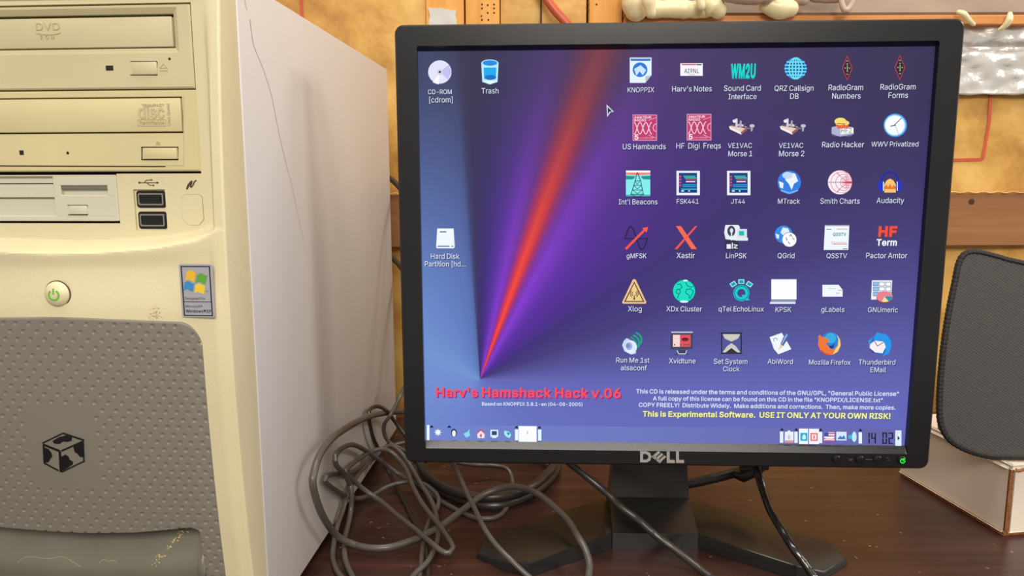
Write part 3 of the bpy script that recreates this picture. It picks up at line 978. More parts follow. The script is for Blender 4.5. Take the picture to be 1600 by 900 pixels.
b = MB()
nu, nz = len(us), len(zs)
bm = bmesh.new()
V = {}
for j, z in enumerate(zs):
    for i, u in enumerate(us):
        V[i, j] = bm.verts.new((u, bezel_y(u, z), z))
for j in range(nz - 1):
    for i in range(nu - 1):
        if not holed((us[i] + us[i + 1]) / 2, (zs[j] + zs[j + 1]) / 2):
            bm.faces.new((V[i, j], V[i + 1, j], V[i + 1, j + 1], V[i, j + 1]))
bmesh.ops.delete(bm, geom=[v for v in bm.verts if not v.link_faces], context='VERTS')
edges = [e for e in bm.edges if e.is_boundary]
r = bmesh.ops.extrude_edge_only(bm, edges=edges)
for v in [g for g in r['geom'] if isinstance(g, bmesh.types.BMVert)]:
    x, y, z = v.co
    outer = x < UL + 1e-5 or x > UR - 1e-5 or z < 0.0061 or z > Z_BT - 1e-5
    if outer:
        v.co = Vector((-0.0008 if x > UR - 1e-5 else x, -0.0005, z))
    else:
        v.co.y += 0.010
b.bm(bm, 0, True)
bez = b.build('front_bezel', M['cream'], tower)
b = MB()
b.box(hole_l - 0.001, u_dr + 0.001, -0.0115, -0.0105, z_fb - 0.001, z_dt + 0.001)
b.box(uu0, uu1, -0.0115, -0.0105, zu0, zu1)
b.build('drive_cage', M['bdark'], tower)


def qbox(b, px0, py0, px1, py1, yf, yb, r=0.0, mi=0, seg=2, yref=None):
    """box whose front face spans the pixel rectangle when its face stands at local y = yf"""
    x0, z1 = tp(px0, py0, yf)
    x1, z0 = tp(px1, py1, yf)
    b.box(min(x0, x1), max(x0, x1), yf, yb, min(z0, z1), max(z0, z1), r, seg, mi)


def plate(b, x0, x1, z0, z1, yf, yb, hole, cham, deep, mi=0):
    """drive front with one chamfered pocket: hole = (x0,x1,z0,z1)"""
    hx0, hx1, hz0, hz1 = hole
    e = 0.0008
    rings = [
        [(x0, yb, z0), (x1, yb, z0), (x1, yb, z1), (x0, yb, z1)],
        [(x0, yf + e, z0), (x1, yf + e, z0), (x1, yf + e, z1), (x0, yf + e, z1)],
        [(x0 + e, yf, z0 + e), (x1 - e, yf, z0 + e), (x1 - e, yf, z1 - e), (x0 + e, yf, z1 - e)],
        [(hx0 - cham, yf, hz0 - cham), (hx1 + cham, yf, hz0 - cham), (hx1 + cham, yf, hz1 + cham), (hx0 - cham, yf, hz1 + cham)],
        [(hx0, yf + deep, hz0), (hx1, yf + deep, hz0), (hx1, yf + deep, hz1), (hx0, yf + deep, hz1)],
        [(hx0, yf + deep + 0.004, hz0), (hx1, yf + deep + 0.004, hz0), (hx1, yf + deep + 0.004, hz1), (hx0, yf + deep + 0.004, hz1)],
    ]
    vs = [p for r_ in rings for p in r_]
    fs = []
    for i in range(len(rings) - 1):
        for k in range(4):
            l = (k + 1) % 4
            fs.append((4 * i + k, 4 * i + l, 4 * i + 4 + l, 4 * i + 4 + k))
    b.add(vs, fs, mi)


def front_text(b, txt, px0, px1, pybase, yf, bold=0.0, mi=0, ext=0.02, sy=1.0, thick=0.0004):
    vs, fs, w = text_geo(txt, bold, ext)
    x0, z0 = tp(px0, pybase, yf)
    x1, z1 = tp(px1, pybase, yf)
    k = (x1 - x0) / w
    ax = math.atan2(z1 - z0, x1 - x0)
    out = []
    for x, y, z in vs:
        X, Z = x * k, y * k * sy
        out.append((x0 + X * math.cos(0) , yf - thick * (z / ext if ext else 0) * 0.5 - thick * 0.5, z0 + Z))
    b.add(out, fs, mi)


def strip(b, pts, w, y, mi=0, thick=0.0003, closed=False, to=None):
    """raised line drawn on the front: pts are pixels"""
    P = [Vector(tp(px, py, y)) for px, py in pts]
    n = len(P)
    for i in range(n if closed else n - 1):
        a, c = P[i], P[(i + 1) % n]
        d = (c - a)
        if d.length < 1e-7:
            continue
        d.normalize()
        s = Vector((-d.y, d.x)) * w / 2
        a2, c2 = a - d * w * 0.3, c + d * w * 0.3
        q = [a2 + s, a2 - s, c2 - s, c2 + s]
        b.prism([(p.x, p.y) for p in q], 0, thick, lambda u, v, t_: (u, y - t_, v), mi)


# --- DVD drive
yd = -0.0225
x1d = tp(299.5, 74, yd)[0]
za1, za0 = tp(150, 8.5, yd)[1], tp(150, 139.2, yd)[1]
hx1, hz1 = tp(271, 21, yd + 0.002)
_, hz0 = tp(271, 75, yd + 0.002)
b = MB()
plate(b, hole_l + 0.001, x1d, za0, za1, yd, -0.0105, (hole_l + 0.012, hx1, hz0, hz1), 0.0028, 0.002)
drv1 = b.build('optical_drive', M['drive'], tower)
drv1['label'] = 'upper disc drive, its tray door marked DVD ROM'
b = MB()
b.box(hole_l + 0.0125, hx1 - 0.0009, yd + 0.0012, yd + 0.006, hz0 + 0.0006, hz1 - 0.0014, 0.0007, 2)
door1 = b.build('tray_door', M['drive'], drv1)
b = MB()
yt = yd + 0.0012
front_text(b, 'DVD', 57, 94, 47.5, yt, 0.0, sy=0.75)
front_text(b, 'R  O  M', 64, 86, 61.5, yt, 0.0, sy=1.0)
strip(b, [(57, 51.5), (62, 53.2), (70, 54), (80, 54), (88, 53.2), (94, 51.2)], 0.0006, yt)
b.build('disc_logo', M['emboss'], drv1)
b = MB()
qbox(b, 204.5, 96.5, 245, 116.5, yd - 0.0012, yd + 0.002, 0.0009)
b.build('eject_button', M['drive'], drv1)
b = MB()
strip(b, [(204, 117.2), (245.6, 117.2), (245.6, 97)], 0.0004, yd, thick=0.0002)
strip(b, [(204, 96), (245, 96)], 0.0003, yd, thick=0.0002)
qbox(b, 165, 102.5, 177, 110, yd - 0.0002, yd + 0.001)
x, z = tp(265, 92, yd)
b.lathe([(0.0007, 0.0001), (0.0006, 0.0002)], (x, yd, z), Vector((1, 0, 0)), Vector((0, 0, 1)), Vector((0, -1, 0)), 12)
o = b.build('activity_light', M['bdark'], drv1)
b = MB()
strip(b, [(250, 106), (256, 99.5), (261.5, 106)], 0.0004, yd, closed=True)
strip(b, [(250, 109.8), (261.5, 109.8)], 0.0007, yd)
b.build('eject_symbol', M['emboss'], drv1)

# --- CD rewriter
x1d = tp(309, 204, yd)[0]
za1, za0 = tp(150, 141.6, yd)[1], tp(150, 268, yd)[1]
hx1, hz1 = tp(283.5, 151, yd)
_, hz0 = tp(283.5, 207.5, yd)
b = MB()
plate(b, hole_l + 0.001, x1d, za0, za1, yd, -0.0105, (hole_l + 0.012, hx1, hz0, hz1), 0.0002, 0.0012)
drv2 = b.build('optical_drive', M['drive2'], tower)
drv2['label'] = 'lower disc drive, its tray door marked COMPACT disc ReWritable'
b = MB()
b.box(hole_l + 0.0125, hx1 - 0.0007, yd - 0.0002, yd + 0.004, hz0 + 0.0007, hz1 - 0.0006, 0.0005, 2)
b.build('tray_door', M['drive2'], drv2)
b = MB()
yt = yd - 0.0002
front_text(b, 'COMPACT', 227, 257, 166.8, yt, sy=0.9)
front_text(b, 'disc', 217, 258, 184.6, yt, 0.03, sy=1.25)
front_text(b, 'ReWritable', 219, 257, 194.4, yt, sy=0.95)
strip(b, [(216, 187), (259, 187), (259, 196.5), (216, 196.5)], 0.0003, yt, closed=True)
strip(b, [(222, 163), (226, 163)], 0.0004, yt)
vs, fs, w = text_geo('Ultra Speed', 0.0, 0.02)       # runs upwards along the right side
xa, za = tp(267, 196, yt)
xb, zb = tp(267, 162, yt)
k = (zb - za) / w
b.add([(xa - y * k, yt - 0.0002 - z * 0.005, za + x * k) for x, y, z in vs], fs)
b.build('disc_logo', M['emboss'], drv2)
b = MB()
qbox(b, 223, 231.5, 276.5, 248.5, yd - 0.0016, yd + 0.002, 0.0006)
b.build('eject_button', M['drive2'], drv2)
b = MB()
strip(b, [(221, 230), (278, 230)], 0.0005, yd, thick=0.0002)
strip(b, [(278, 230), (278, 249.5), (222, 249.5), (222, 230)], 0.0005, yd, thick=0.0002)
strip(b, [(-70, 258.6), (0, 259.2), (130, 259.8), (258, 260.2)], 0.0006, yd, thick=0.0002)
qbox(b, 30, 235, 37, 242, yd - 0.0002, yd + 0.001)
x, z = tp(106, 239, yd)
b.lathe([(0.0008, 0.0001), (0.0006, 0.0002)], (x, yd, z), Vector((1, 0, 0)), Vector((0, 0, 1)), Vector((0, -1, 0)), 12)
b.build('activity_light', M['bdark'], drv2)
b = MB()
strip(b, [(244, 223.5), (247, 221), (250, 223.5)], 0.0003, yd, closed=True)
strip(b, [(243.5, 225.8), (250.5, 225.8)], 0.0004, yd)
strip(b, [(287, 150), (287, 258.6), (258, 258.6)], 0.0003, yd, thick=0.0002)
b.build('eject_symbol', M['emboss'], drv2)

# --- floppy drive
x1f = tp(183, 310, yd)[0]
zf1_, zf0_ = tp(80, 273.4, yd)[1], tp(80, 345.5, yd)[1]
xs_, zs0 = tp(87, 337, yd)
_, zs1 = tp(87, 276, yd)
b = MB()
sx0, sz1 = tp(94, 290, yd)
sx1, sz0 = tp(168, 304.5, yd)
# plate made of strips round the finger recess (left) and the slot
b.box(hole_l + 0.001, x1f, yd, -0.0105, zf0_, zs0, 0.0005, 1)
b.box(hole_l + 0.001, x1f, yd, -0.0105, zs1, zf1_, 0.0005, 1)
b.box(xs_, x1f, yd, -0.0105, sz1, zs1 + 0.0006, 0.0004, 1)
b.box(xs_, x1f, yd, -0.0105, zs0 - 0.0006, sz0, 0.0004, 1)
b.box(sx1, x1f, yd, -0.0105, sz0 - 0.0006, sz1 + 0.0006, 0.0004, 1)
b.box(xs_, sx0, yd, -0.0105, sz0 - 0.0006, sz1 + 0.0006, 0.0004, 1)
zm1, zm0 = tp(40, 287, yd)[1], tp(40, 309, yd)[1]
b.box(hole_l + 0.006, xs_ + 0.0006, yd + 0.0022, -0.0105, zm1 + 0.0003, zs1 + 0.0006, 0)   # upper lip
b.box(hole_l + 0.006, xs_ + 0.0006, yd + 0.0008, -0.0105, zm0 + 0.0002, zm1 - 0.0003, 0)   # flap
b.box(hole_l + 0.006, xs_ + 0.0006, yd + 0.0026, -0.0105, zs0 - 0.0006, zm0 - 0.0003, 0)   # thumb recess
b.box(sx0 - 0.0004, sx1 + 0.0004, yd + 0.0030, -0.0105, sz0 - 0.0004, sz0 + (sz1 - sz0) * 0.62, 0)
flp = b.build('floppy_drive', M['floppy'], tower)
b = MB()
b.box(sx0 + 0.0002, sx1 - 0.0002, yd + 0.0008, yd + 0.004, sz0 + (sz1 - sz0) * 0.64, sz1 - 0.0001)
b.build('slot', mat('slot_grey', (120, 114, 100), 0.5), flp)
b = MB()
qbox(b, 106.5, 321.5, 136, 335, yd - 0.0012, yd + 0.002, 0.0005)
b.build('eject_button', M['floppy'], flp)
b = MB()
strip(b, [(106, 320.8), (136.6, 320.8)], 0.0004, yd, thick=0.0002)
strip(b, [(136.8, 321), (136.8, 335.8), (106.5, 335.8)], 0.0004, yd, thick=0.0002)
b.build('button_gap', M['mark'], flp)

# --- USB ports, infrared cover, symbols
b = MB()
qbox(b, 206.5, 294.5, 263, 361.5, YR + 0.0014, -0.0105, 0.0)
b.build('port_surround', M['cream'], tower)


def rrect(x0, x1, z0, z1, r, n=5):
    out = []
    for cx, cz, a0 in ((x1 - r, z1 - r, 0), (x0 + r, z1 - r, 90), (x0 + r, z0 + r, 180), (x1 - r, z0 + r, 270)):
        for i in range(n + 1):
            a = math.radians(a0 + 90 * i / n)
            out.append((cx + r * math.cos(a), cz + r * math.sin(a)))
    return out


def ring(b, outer, inner, ya, yb, mi=0):
    """frame between two outlines with the same number of points, extruded from ya to yb"""
    n = len(outer)
    vs = [(u, ya, v) for u, v in outer] + [(u, ya, v) for u, v in inner] + [(u, yb, v) for u, v in outer] + [(u, yb, v) for u, v in inner]
    fs = []
    for i in range(n):
        j = (i + 1) % n
        fs += [(i, j, n + j, n + i), (i, j, 2 * n + j, 2 * n + i), (n + i, n + j, 3 * n + j, 3 * n + i), (2 * n + i, 2 * n + j, 3 * n + j, 3 * n + i)]
    b.add(vs, fs, mi)


yu = YR + 0.0012
for (px0, py0, px1, py1) in ((213, 298, 260.5, 324.5), (216, 330.5, 262.5, 357.5)):
    x0, z1 = tp(px0, py0, yu)
    x1, z0 = tp(px1, py1, yu)
    b = MB()
    b.prism(rrect(x0, x1, z0, z1, 0.0016), 0, 0.0003, lambda u, v, w: (u, yu - w, v))
    port = b.build('usb_port', M['gloss'], tower)
    e = 0.0014
    b = MB()
    ring(b, rrect(x0 + e * 0.8, x1 - e * 0.8, z0 + e, z1 - e, 0.0008), rrect(x0 + e * 1.3, x1 - e * 1.3, z0 + e * 1.5, z1 - e * 1.5, 0.0005), yu - 0.0010, yu)
    b.build('metal_shell', M['metal'], port)
    b = MB()
    b.box(x0 + e * 2.2, x1 - e * 2.2, yu - 0.0008, yu, (z0 + z1) / 2 - 0.0004, (z0 + z1) / 2 + 0.0014, 0.0002, 1)
    b.build('tongue', M['black'], port)
b = MB()
for q in range(1):
    strip(b, [(219, 285.4), (246, 285.4)], 0.0003, YR)
    strip(b, [(226, 285), (229, 281.5), (236, 281)], 0.0003, YR)
    strip(b, [(230, 286), (234, 289.4), (239, 289.6)], 0.0003, YR)
    for px, py, rr_ in ((218, 285.4, 0.0006), (237, 281, 0.00045), (240, 289.6, 0.00045)):
        x, z = tp(px, py, YR)
        b.lathe([(rr_, 0.0001), (rr_ * 0.8, 0.0003)], (x, YR, z), Vector((1, 0, 0)), Vector((0, 0, 1)), Vector((0, -1, 0)), 12)
    P = [tp(*q_, YR) for q_ in ((245, 283.6), (248.5, 285.4), (245, 287.2))]
    b.prism(P, 0, 0.0003, lambda u, v, w: (u, YR - w, v))
b.build('usb_symbol', M['mark'], tower)
b = MB()
strip(b, [(292, 295), (294, 289), (298, 284), (300, 283), (299.5, 287), (297.5, 291), (299, 292.5), (302, 289), (304, 284), (306.5, 282)], 0.0006, YR)
strip(b, [(293, 295.4), (296, 289), (299, 285)], 0.0004, YR)
b.build('port_symbol', M['mark'], tower)
b = MB()
P = [tp(*q_, YR) for q_ in ((289, 304), (311, 304), (316, 308), (318.5, 343), (311, 351.5), (296, 351.5), (286, 343), (284, 309))]
cx_, cz_ = sum(p[0] for p in P) / 8, sum(p[1] for p in P) / 8
b.prism([(cx_ + (x - cx_) * 1.02, cz_ + (z - cz_) * 1.015) for x, z in P], 0, 0.00012, lambda u, v, w: (u, YR - w, v), 1)
b.prism(P, 0, 0.0003, lambda u, v, w: (u, YR - w, v), 0)
b.build('port_cover', [M['cream'], M['mark']], tower)

# --- power button
yb_ = bezel_y(*tp(91, 459, -0.037), False)
x, z = tp(91, 459, yb_)
b = MB()
b.lathe([(0.0072, 0.0002), (0.0072, 0.0006), (0.0066, 0.0007)], (x, yb_, z), Vector((1, 0, 0)), Vector((0, 0, 1)), Vector((0, -1, 0)), 40)
b.build('button_ring', M['mark'], tower)
b = MB()
prof = [(0.0067, 0.0)] + [(0.0067 * math.cos(a), 0.0008 + 0.0036 * math.sin(a)) for a in [PI / 2 * i / 10 for i in range(10)]]
b.lathe(prof, (x, yb_, z), Vector((1, 0, 0)), Vector((0, 0, 1)), Vector((0, -1, 0)), 40)
pb = b.build('power_button', M['cream'], tower)
b = MB()
cx_, cz_ = tp(84.5, 461, yb_ - 0.004)
R_ = 0.0026


def dome(u, v):
    rr_ = min(0.99, math.hypot(u - x, v - z) / 0.0067)
    return yb_ - 0.0008 - 0.0036 * math.sqrt(1 - rr_ * rr_) - 0.0002


arc = [(cx_ + R_ * math.sin(math.radians(a)), cz_ + R_ * math.cos(math.radians(a))) for a in range(35, 330, 12)]
b.tube([(u, dome(u, v), v) for u, v in arc], 0.0004, 8)
b.tube([(cx_, dome(cx_, cz_ + q * 0.0005), cz_ + q * 0.0005) for q in range(1, 8)], 0.00035, 8)
o = b.build('power_symbol', em((105, 190, 45), 0.9), pb)
o['label'] = 'glowing green power symbol'

# --- sticker
ysd = min(bezel_y(*tp(px, py, -0.032), False) for px, py in ((282, 415), (308, 455), (334, 415), (334, 494), (282, 494))) - 0.0002
b = MB()
x0, z1 = tp(279.5, 412.5, ysd)
x1, z0 = tp(337.5, 496, ysd)
xk = tp(335, 413, ysd)[0]
b.prism(rrect(x0, x1 - 0.0005, z0, z1, 0.0007), 0, 0.0010, lambda u, v, w: (u, ysd + 0.0008 - w, v))
stk = b.build('sticker', mat('silver_sticker', (182, 180, 190), 0.35, metal=0.3), tower)
stk['label'] = 'silver sticker with a four colour flag'
ys_ = ysd - 0.0002


def sp2(a, c):
    """sticker fractions (0..1 right, 0..1 down) -> local x,z"""
    return x0 + (x1 - 0.0005 - x0) * a, z1 + (z0 - z1) * c


b = MB()
W_ = 0.03
for A, B_, C_, D_ in ((0.055, 0.035, 0.945, 0.055), (0.055, 0.955, 0.945, 0.975), (0.055, 0.035, 0.09, 0.975), (0.91, 0.035, 0.945, 0.975), (0.055, 0.70, 0.945, 0.712)):
    p, q = sp2(A, B_), sp2(C_, D_)
    b.prism([(p[0], q[1]), (q[0], q[1]), (q[0], p[1]), (p[0], p[1])], 0, 0.0001, lambda u, v, w: (u, ys_ - w, v))


def st_text(b, txt, a0, a1, cbase, bold=0.0):
    vs, fs, w = text_geo(txt, bold, 0.0)
    p, q = sp2(a0, cbase), sp2(a1, cbase)
    k = (q[0] - p[0]) / w
    b.add([(p[0] + X * k, ys_ - 0.0001, p[1] + Y * k) for X, Y, Z in vs], fs)


st_text(b, 'Designed for', 0.12, 0.74, 0.665)
st_text(b, 'Microsoft®', 0.12, 0.64, 0.815)
st_text(b, 'Windows®XP', 0.12, 0.90, 0.91, 0.02)
st_text(b, 'TM', 0.78, 0.85, 0.52)
b.build('sticker_print', mat('black_ink', (25, 22, 24), 0.5), stk)


def wave_quad(b, a0, c0, a1, c1, sh, mi):
    n = 8
    top, bot = [], []
    for i in range(n + 1):
        f = i / n
        a = a0 + (a1 - a0) * f
        wob = 0.022 * math.sin(2 * PI * f * 0.9 + 2.6)
        top.append(sp2(a + sh, c0 + wob))
        bot.append(sp2(a, c1 + wob))
    vs = [(u, ys_ - 0.00015, v) for u, v in top] + [(u, ys_ - 0.00015, v) for u, v in bot]
    b.add(vs, [(i, i + 1, n + 2 + i, n + 1 + i) for i in range(n)], mi)


b = MB()
wave_quad(b, 0.17, 0.13, 0.44, 0.31, 0.07, 0)
wave_quad(b, 0.47, 0.19, 0.78, 0.35, 0.07, 1)
wave_quad(b, 0.09, 0.34, 0.38, 0.49, 0.05, 2)
wave_quad(b, 0.42, 0.38, 0.72, 0.54, 0.05, 3)
b.build('flag_logo', [mat('flag_amber', (235, 185, 40), 0.5), mat('flag_green', (95, 165, 55), 0.5), mat('flag_blue', (55, 140, 200), 0.5), mat('flag_yellow', (238, 205, 50), 0.5)], stk)

# --- grey dimpled panel over the lower front


def pan_y(u, z):
    return lower_y(u, z) - 0.0032 + 0.0012 * smooth01(xr_in - 0.012, xr_in, u)


nb_u = tp(305, 850, -0.036)[0]                         # notch (hand recess) right edge
NB = [tp(px, py, -0.038) for px, py in [(-90, 826), (0, 833), (60, 837), (120, 840), (200, 840), (260, 836), (280, 834), (292, 835.5), (299, 839), (303, 845), (305, 853)]]
row_x = [12, 88, 174, 262, 351, 444, 533, 620, 703, 784, 860, 934, 1005, 1072, 1140, 1205]
colsA = [tp(v / 4, 506, -0.04)[0] for v in row_x]
colsB = [(p + q) / 2 for p, q in zip(colsA, colsA[1:])] + [colsA[-1] + 0.002]
step_l = colsA[2] - colsA[1]
colsA = [colsA[0] - step_l * k for k in (4, 3, 2, 1)] + colsA
colsB = [colsA[0] + step_l * (k + 0.5) for k in range(4)] + colsB
zrow0 = tp(60, 506.3, -0.04)[1]
drow = (zrow0 - tp(60, 617.3, -0.04)[1]) / 9
dim = []
lg0, lgz1 = tp(29, 630, -0.04)
lg1, lgz0 = tp(150, 768, -0.04)
for k in range(60):
    zc = zrow0 - k * drow
    if zc < 0.004:
        break
    for u in (colsA if k % 2 == 0 else colsB):
        bend = -0.0004 * ((u - UC) / 0.05) ** 2 * (1 + 0) if u > UC else 0
        zz = zc + bend * 2.0
        if lg0 < u < lg1 and lgz0 < zz < lgz1:
            continue
        if u > xr_in - 0.0022 or zz > pan_top(u) - 0.0018:
            continue
        dim.append((u, zz))
DG = {}
for u, z in dim:
    DG.setdefault((int(u / 0.004), int(z / 0.004)), []).append((u, z))


def dimple(u, z):
    i0, j0 = int(u / 0.004), int(z / 0.004)
    d = 0.0
    for i in (i0 - 1, i0, i0 + 1):
        for j in (j0 - 1, j0, j0 + 1):
            for (a, c) in DG.get((i, j), ()):
                r2 = ((u - a) ** 2 + (z - c) ** 2) / 0.00115 ** 2
                if r2 < 1:
                    d = max(d, 0.00065 * (1 - r2 * r2))
    return d


def pan_grid(b, u0, u1, bot, top, du, dz):
    nu_ = int((u1 - u0) / du)
    zmax = max(top(u0 + (u1 - u0) * i / nu_) for i in range(nu_ + 1))
    zmin = min(bot(u0 + (u1 - u0) * i / nu_) for i in range(nu_ + 1))
    nz_ = int((zmax - zmin) / dz)
    vs = []
    for i in range(nu_ + 1):
        u = u0 + (u1 - u0) * i / nu_
        zt, zb = top(u), bot(u)
        for j in range(nz_ + 1):
            z = zb + (zt - zb) * j / nz_
            y = pan_y(u, z) + dimple(u, z)
            e = min(zt - z, xr_in - u)
            if e < 0.0012:
                y += 0.0012 - math.sqrt(max(0, 0.0012 ** 2 - (0.0012 - e) ** 2))
            vs.append((u, y, z))
    n = nz_ + 1
    b.add(vs, [(i * n + j, (i + 1) * n + j, (i + 1) * n + j + 1, i * n + j + 1) for i in range(nu_) for j in range(nz_)], 0, True)
    # skirts: top, bottom, both sides, going back into the bezel
    for idx in ([i * n + n - 1 for i in range(nu_ + 1)], [i * n for i in range(nu_ + 1)], list(range(n)), [nu_ * n + j for j in range(n)]):
        line = [vs[i] for i in idx]
        back = [(p[0], p[1] + 0.006, p[2]) for p in line]
        m = len(line)
        b.add(line + back, [(i, i + 1, m + i + 1, m + i) for i in range(m - 1)], 0, False)


b = MB()
pan_grid(b, UL + 0.012, nb_u, lambda u: interp(NB, u) - 0.0035 * 0, pan_top, 0.00042, 0.00042)
pan_grid(b, nb_u, xr_in, lambda u: 0.008, pan_top, 0.00042, 0.00042)
pan = b.build('grille_panel', M['greyp'], tower)
b = MB()
seam = [(u, pan_y(u, pan_top(u)) + 0.0028, pan_top(u) + 0.0002) for u in [UL + 0.012 + (PN_T[-1][0] - UL - 0.012) * i / 60 for i in range(60)] + [PN_T[-1][0] + (xr_in - PN_T[-1][0]) * math.sin(PI / 2 * i / 50) for i in range(51)]]
seam += [(xr_in + 0.0003, pan_y(xr_in, Z_CORN - 0.002 - (Z_CORN - 0.012) * i / 20) + 0.0022, Z_CORN - 0.002 - (Z_CORN - 0.012) * i / 20) for i in range(21)]
b.tube(seam, 0.0008, 8)
b.build('panel_gap', M['bdark'], tower)
# hand recess below the panel
b = MB()
ny_ = 26
prof = []
for i in range(ny_ + 1):
    f = i / ny_
    prof.append((0.021 * (1 - smooth01(0.0, 0.40, f)) - 0.001, f))
us_r = [UL + 0.013 + (nb_u + 0.0006 - UL - 0.013) * i / 50 for i in range(51)]
vs = []
for u in us_r:
    zt = interp(NB, u) + 0.003
    for yo, f in prof:
        side = 0.0035 * smooth01(nb_u - 0.006, nb_u, u)
        vs.append((u, pan_y(u, zt - (zt - 0.008) * f) + 0.0025 + yo * 0.9 - side, zt - (zt - 0.008) * f * 1.0))
n = ny_ + 1
b.add(vs, [(i * n + j, (i + 1) * n + j, (i + 1) * n + j + 1, i * n + j + 1) for i in range(50) for j in range(ny_)], 0, True)
rcs = b.build('hand_recess', M['greyin'], tower)
b = MB()


def rec_y(u, z):
    zt = interp(NB, u) + 0.003
    f = (zt - z) / (zt - 0.008)
    yo = 0.021 * (1 - smooth01(0.0, 0.40, f)) - 0.001
    return pan_y(u, z) + 0.0025 + yo * 0.9 - 0.0035 * smooth01(nb_u - 0.006, nb_u, u) - 0.0003


for _ in range(70):                                     # worn flecks of the cream plastic
    f = random.random()
    px = 262 - 38 * f + random.gauss(0, 3.2)
    py = 850 + 46 * f + random.gauss(0, 3.2)
    u, z = tp(px, py, -0.037)
    r_ = abs(random.gauss(0.0003, 0.0002)) + 0.00012
    k = random.randint(5, 7)
    b.add([(u + r_ * (0.6 + 0.6 * random.random()) * math.cos(2 * PI * i / k), rec_y(u, z), z + r_ * (0.6 + 0.6 * random.random()) * math.sin(2 * PI * i / k)) for i in range(k)], [list(range(k))])
for pts_ in ([(6, 895), (14, 888), (28, 886), (45, 888), (60, 888), (72, 886), (84, 888), (98, 894), (110, 899)], [(138, 895), (142, 890), (150, 892), (158, 891), (166, 895)]):
    P = [tp(px, py, -0.037) for px, py in pts_]
    b.tube([(u, rec_y(u, z) + 0.0002, z) for u, z in spline(P, 0.001)], 0.00009, 5)
b.build('worn_fleck', mat('worn_cream', (214, 192, 140), 0.6), rcs)['kind'] = 'stuff'

# --- spotted box emblem
b = MB()


def eb(pts_, mi=0, h=0.0006):
    P = [tp(60 + X / 600 * 160 - 60, 660 + Y / 900 * 240, -0.040) for X, Y in pts_]
    b.prism(P, 0, h, lambda u, v, w: (u, pan_y(u, v) - w, v), mi)


# outline + spots, coordinates read off an enlarged view of the mark
eb([(228, 130), (352, 70), (476, 112), (478, 238), (335, 308), (232, 250)], 1, 0.0003)


def eline(pts_, w=9):
    for (xa, ya), (xb_, yb2) in zip(pts_, pts_[1:]):
        L = math.hypot(xb_ - xa, yb2 - ya)
        nx_, ny2 = -(yb2 - ya) / L * w / 2, (xb_ - xa) / L * w / 2
        eb([(xa + nx_, ya + ny2), (xb_ + nx_, yb2 + ny2), (xb_ - nx_, yb2 - ny2), (xa - nx_, ya - ny2)])


eline([(228, 132), (352, 72), (474, 114)], 8)
eline([(232, 140), (330, 180), (330, 306)], 12)
eline([(340, 178), (466, 122)], 10)
eline([(470, 115), (470, 240), (335, 306)], 7)
eline([(234, 140), (234, 252), (316, 298)], 8)
eb([(290, 118), (330, 94), (375, 84), (405, 96), (402, 116), (375, 124), (352, 120), (330, 136), (300, 134)])
eb([(236, 156), (262, 168), (278, 190), (284, 212), (272, 226), (258, 248), (238, 248)])
eb([(336, 214), (362, 200), (378, 212), (386, 232), (404, 244), (404, 258), (370, 282), (336, 300)])
eb([(412, 152), (440, 136), (466, 128), (466, 216), (448, 214), (436, 196), (418, 184)])
b.build('emblem', [M['gloss'], M['greyp']], pan)

# dirt near the panel top
b = MB()
for _ in range(60):
    px, py = random.gauss(243, 6), random.gauss(490, 6)
    u, z = tp(px, py, -0.036)
    r_ = 0.0001 + 0.00025 * random.random()
    b.add([(u + r_ * math.cos(a), bezel_y(u, z) - 0.0002, z + r_ * math.sin(a)) for a in (0, 1.2, 2.5, 3.8, 5)], [[0, 1, 2, 3, 4]])
b.build('dirt_speck', mat('brown_dirt', (176, 150, 92), 0.8), tower)

# ------------------------------------------------------------------ monitor
MY = 0.0417
MF = Frame((0.1064, 0.5088, 0), MY)
MZ = 0.2277
mon = thing('monitor', 'black flat panel monitor with its desktop lit, in the middle of the table', 'monitor', MF.loc, -MY)


def mp(px, py, y=0.0):
    p = MF.on(px, py, y)
    return p.x, p.z


HW, HH = 0.3667 / 2, 0.3004 / 2
YB = -0.0055
SW, SH = 0.169, 0.1352
ol = rrect(-HW, HW + 0.0008, MZ - HH, MZ + HH + 0.0012, 0.006, 8)
ol2 = rrect(-HW + 0.0012, HW - 0.0004, MZ - HH + 0.0012, MZ + HH, 0.005, 8)
ia = (-HW + 0.0146, HW - 0.0146, MZ - HH + 0.0108, MZ + HH - 0.0124)
il = rrect(*ia, 0.0012, 8)
sl = rrect(-SW, SW, MZ - SH, MZ + SH, 0.0003, 8)
n = len(ol)
b = MB()
rings = [[(u, 0.012, v) for u, v in ol], [(u, YB + 0.0012, v) for u, v in ol], [(u, YB, v) for u, v in ol2], [(u, YB, v) for u, v in il],
         [(u, 0.0, v) for u, v in sl], [(u, 0.004, v) for u, v in sl]]
vs = [p for r_ in rings for p in r_]
fs = []
for i in range(len(rings) - 1):
    for k in range(n):
        l = (k + 1) % n
        fs.append((i * n + k, i * n + l, (i + 1) * n + l, (i + 1) * n + k))
b.add(vs, fs, 0, False)
b.build('front_frame', M['black'], mon)
b = MB()
rings = []
for y, s in ((0.0135, 0.0008), (0.022, 0.0008), (0.030, 0.004), (0.040, 0.035), (0.052, 0.055), (0.056, 0.062)):
    rings.append([(u, y, v) for u, v in rrect(-HW + s, HW - s, MZ - HH + s, MZ + HH - s, 0.006, 8)])
vs = [p for r_ in rings for p in r_]
fs = []
for i in range(len(rings) - 1):
    for k in range(n):
        l = (k + 1) % n
        fs.append((i * n + k, i * n + l, (i + 1) * n + l, (i + 1) * n + k))
fs.append([(len(rings) - 1) * n + k for k in range(n)])
fs.append(list(range(n)))
b.add(vs, fs, 0, False)
b.build('rear_shell', M['black'], mon)

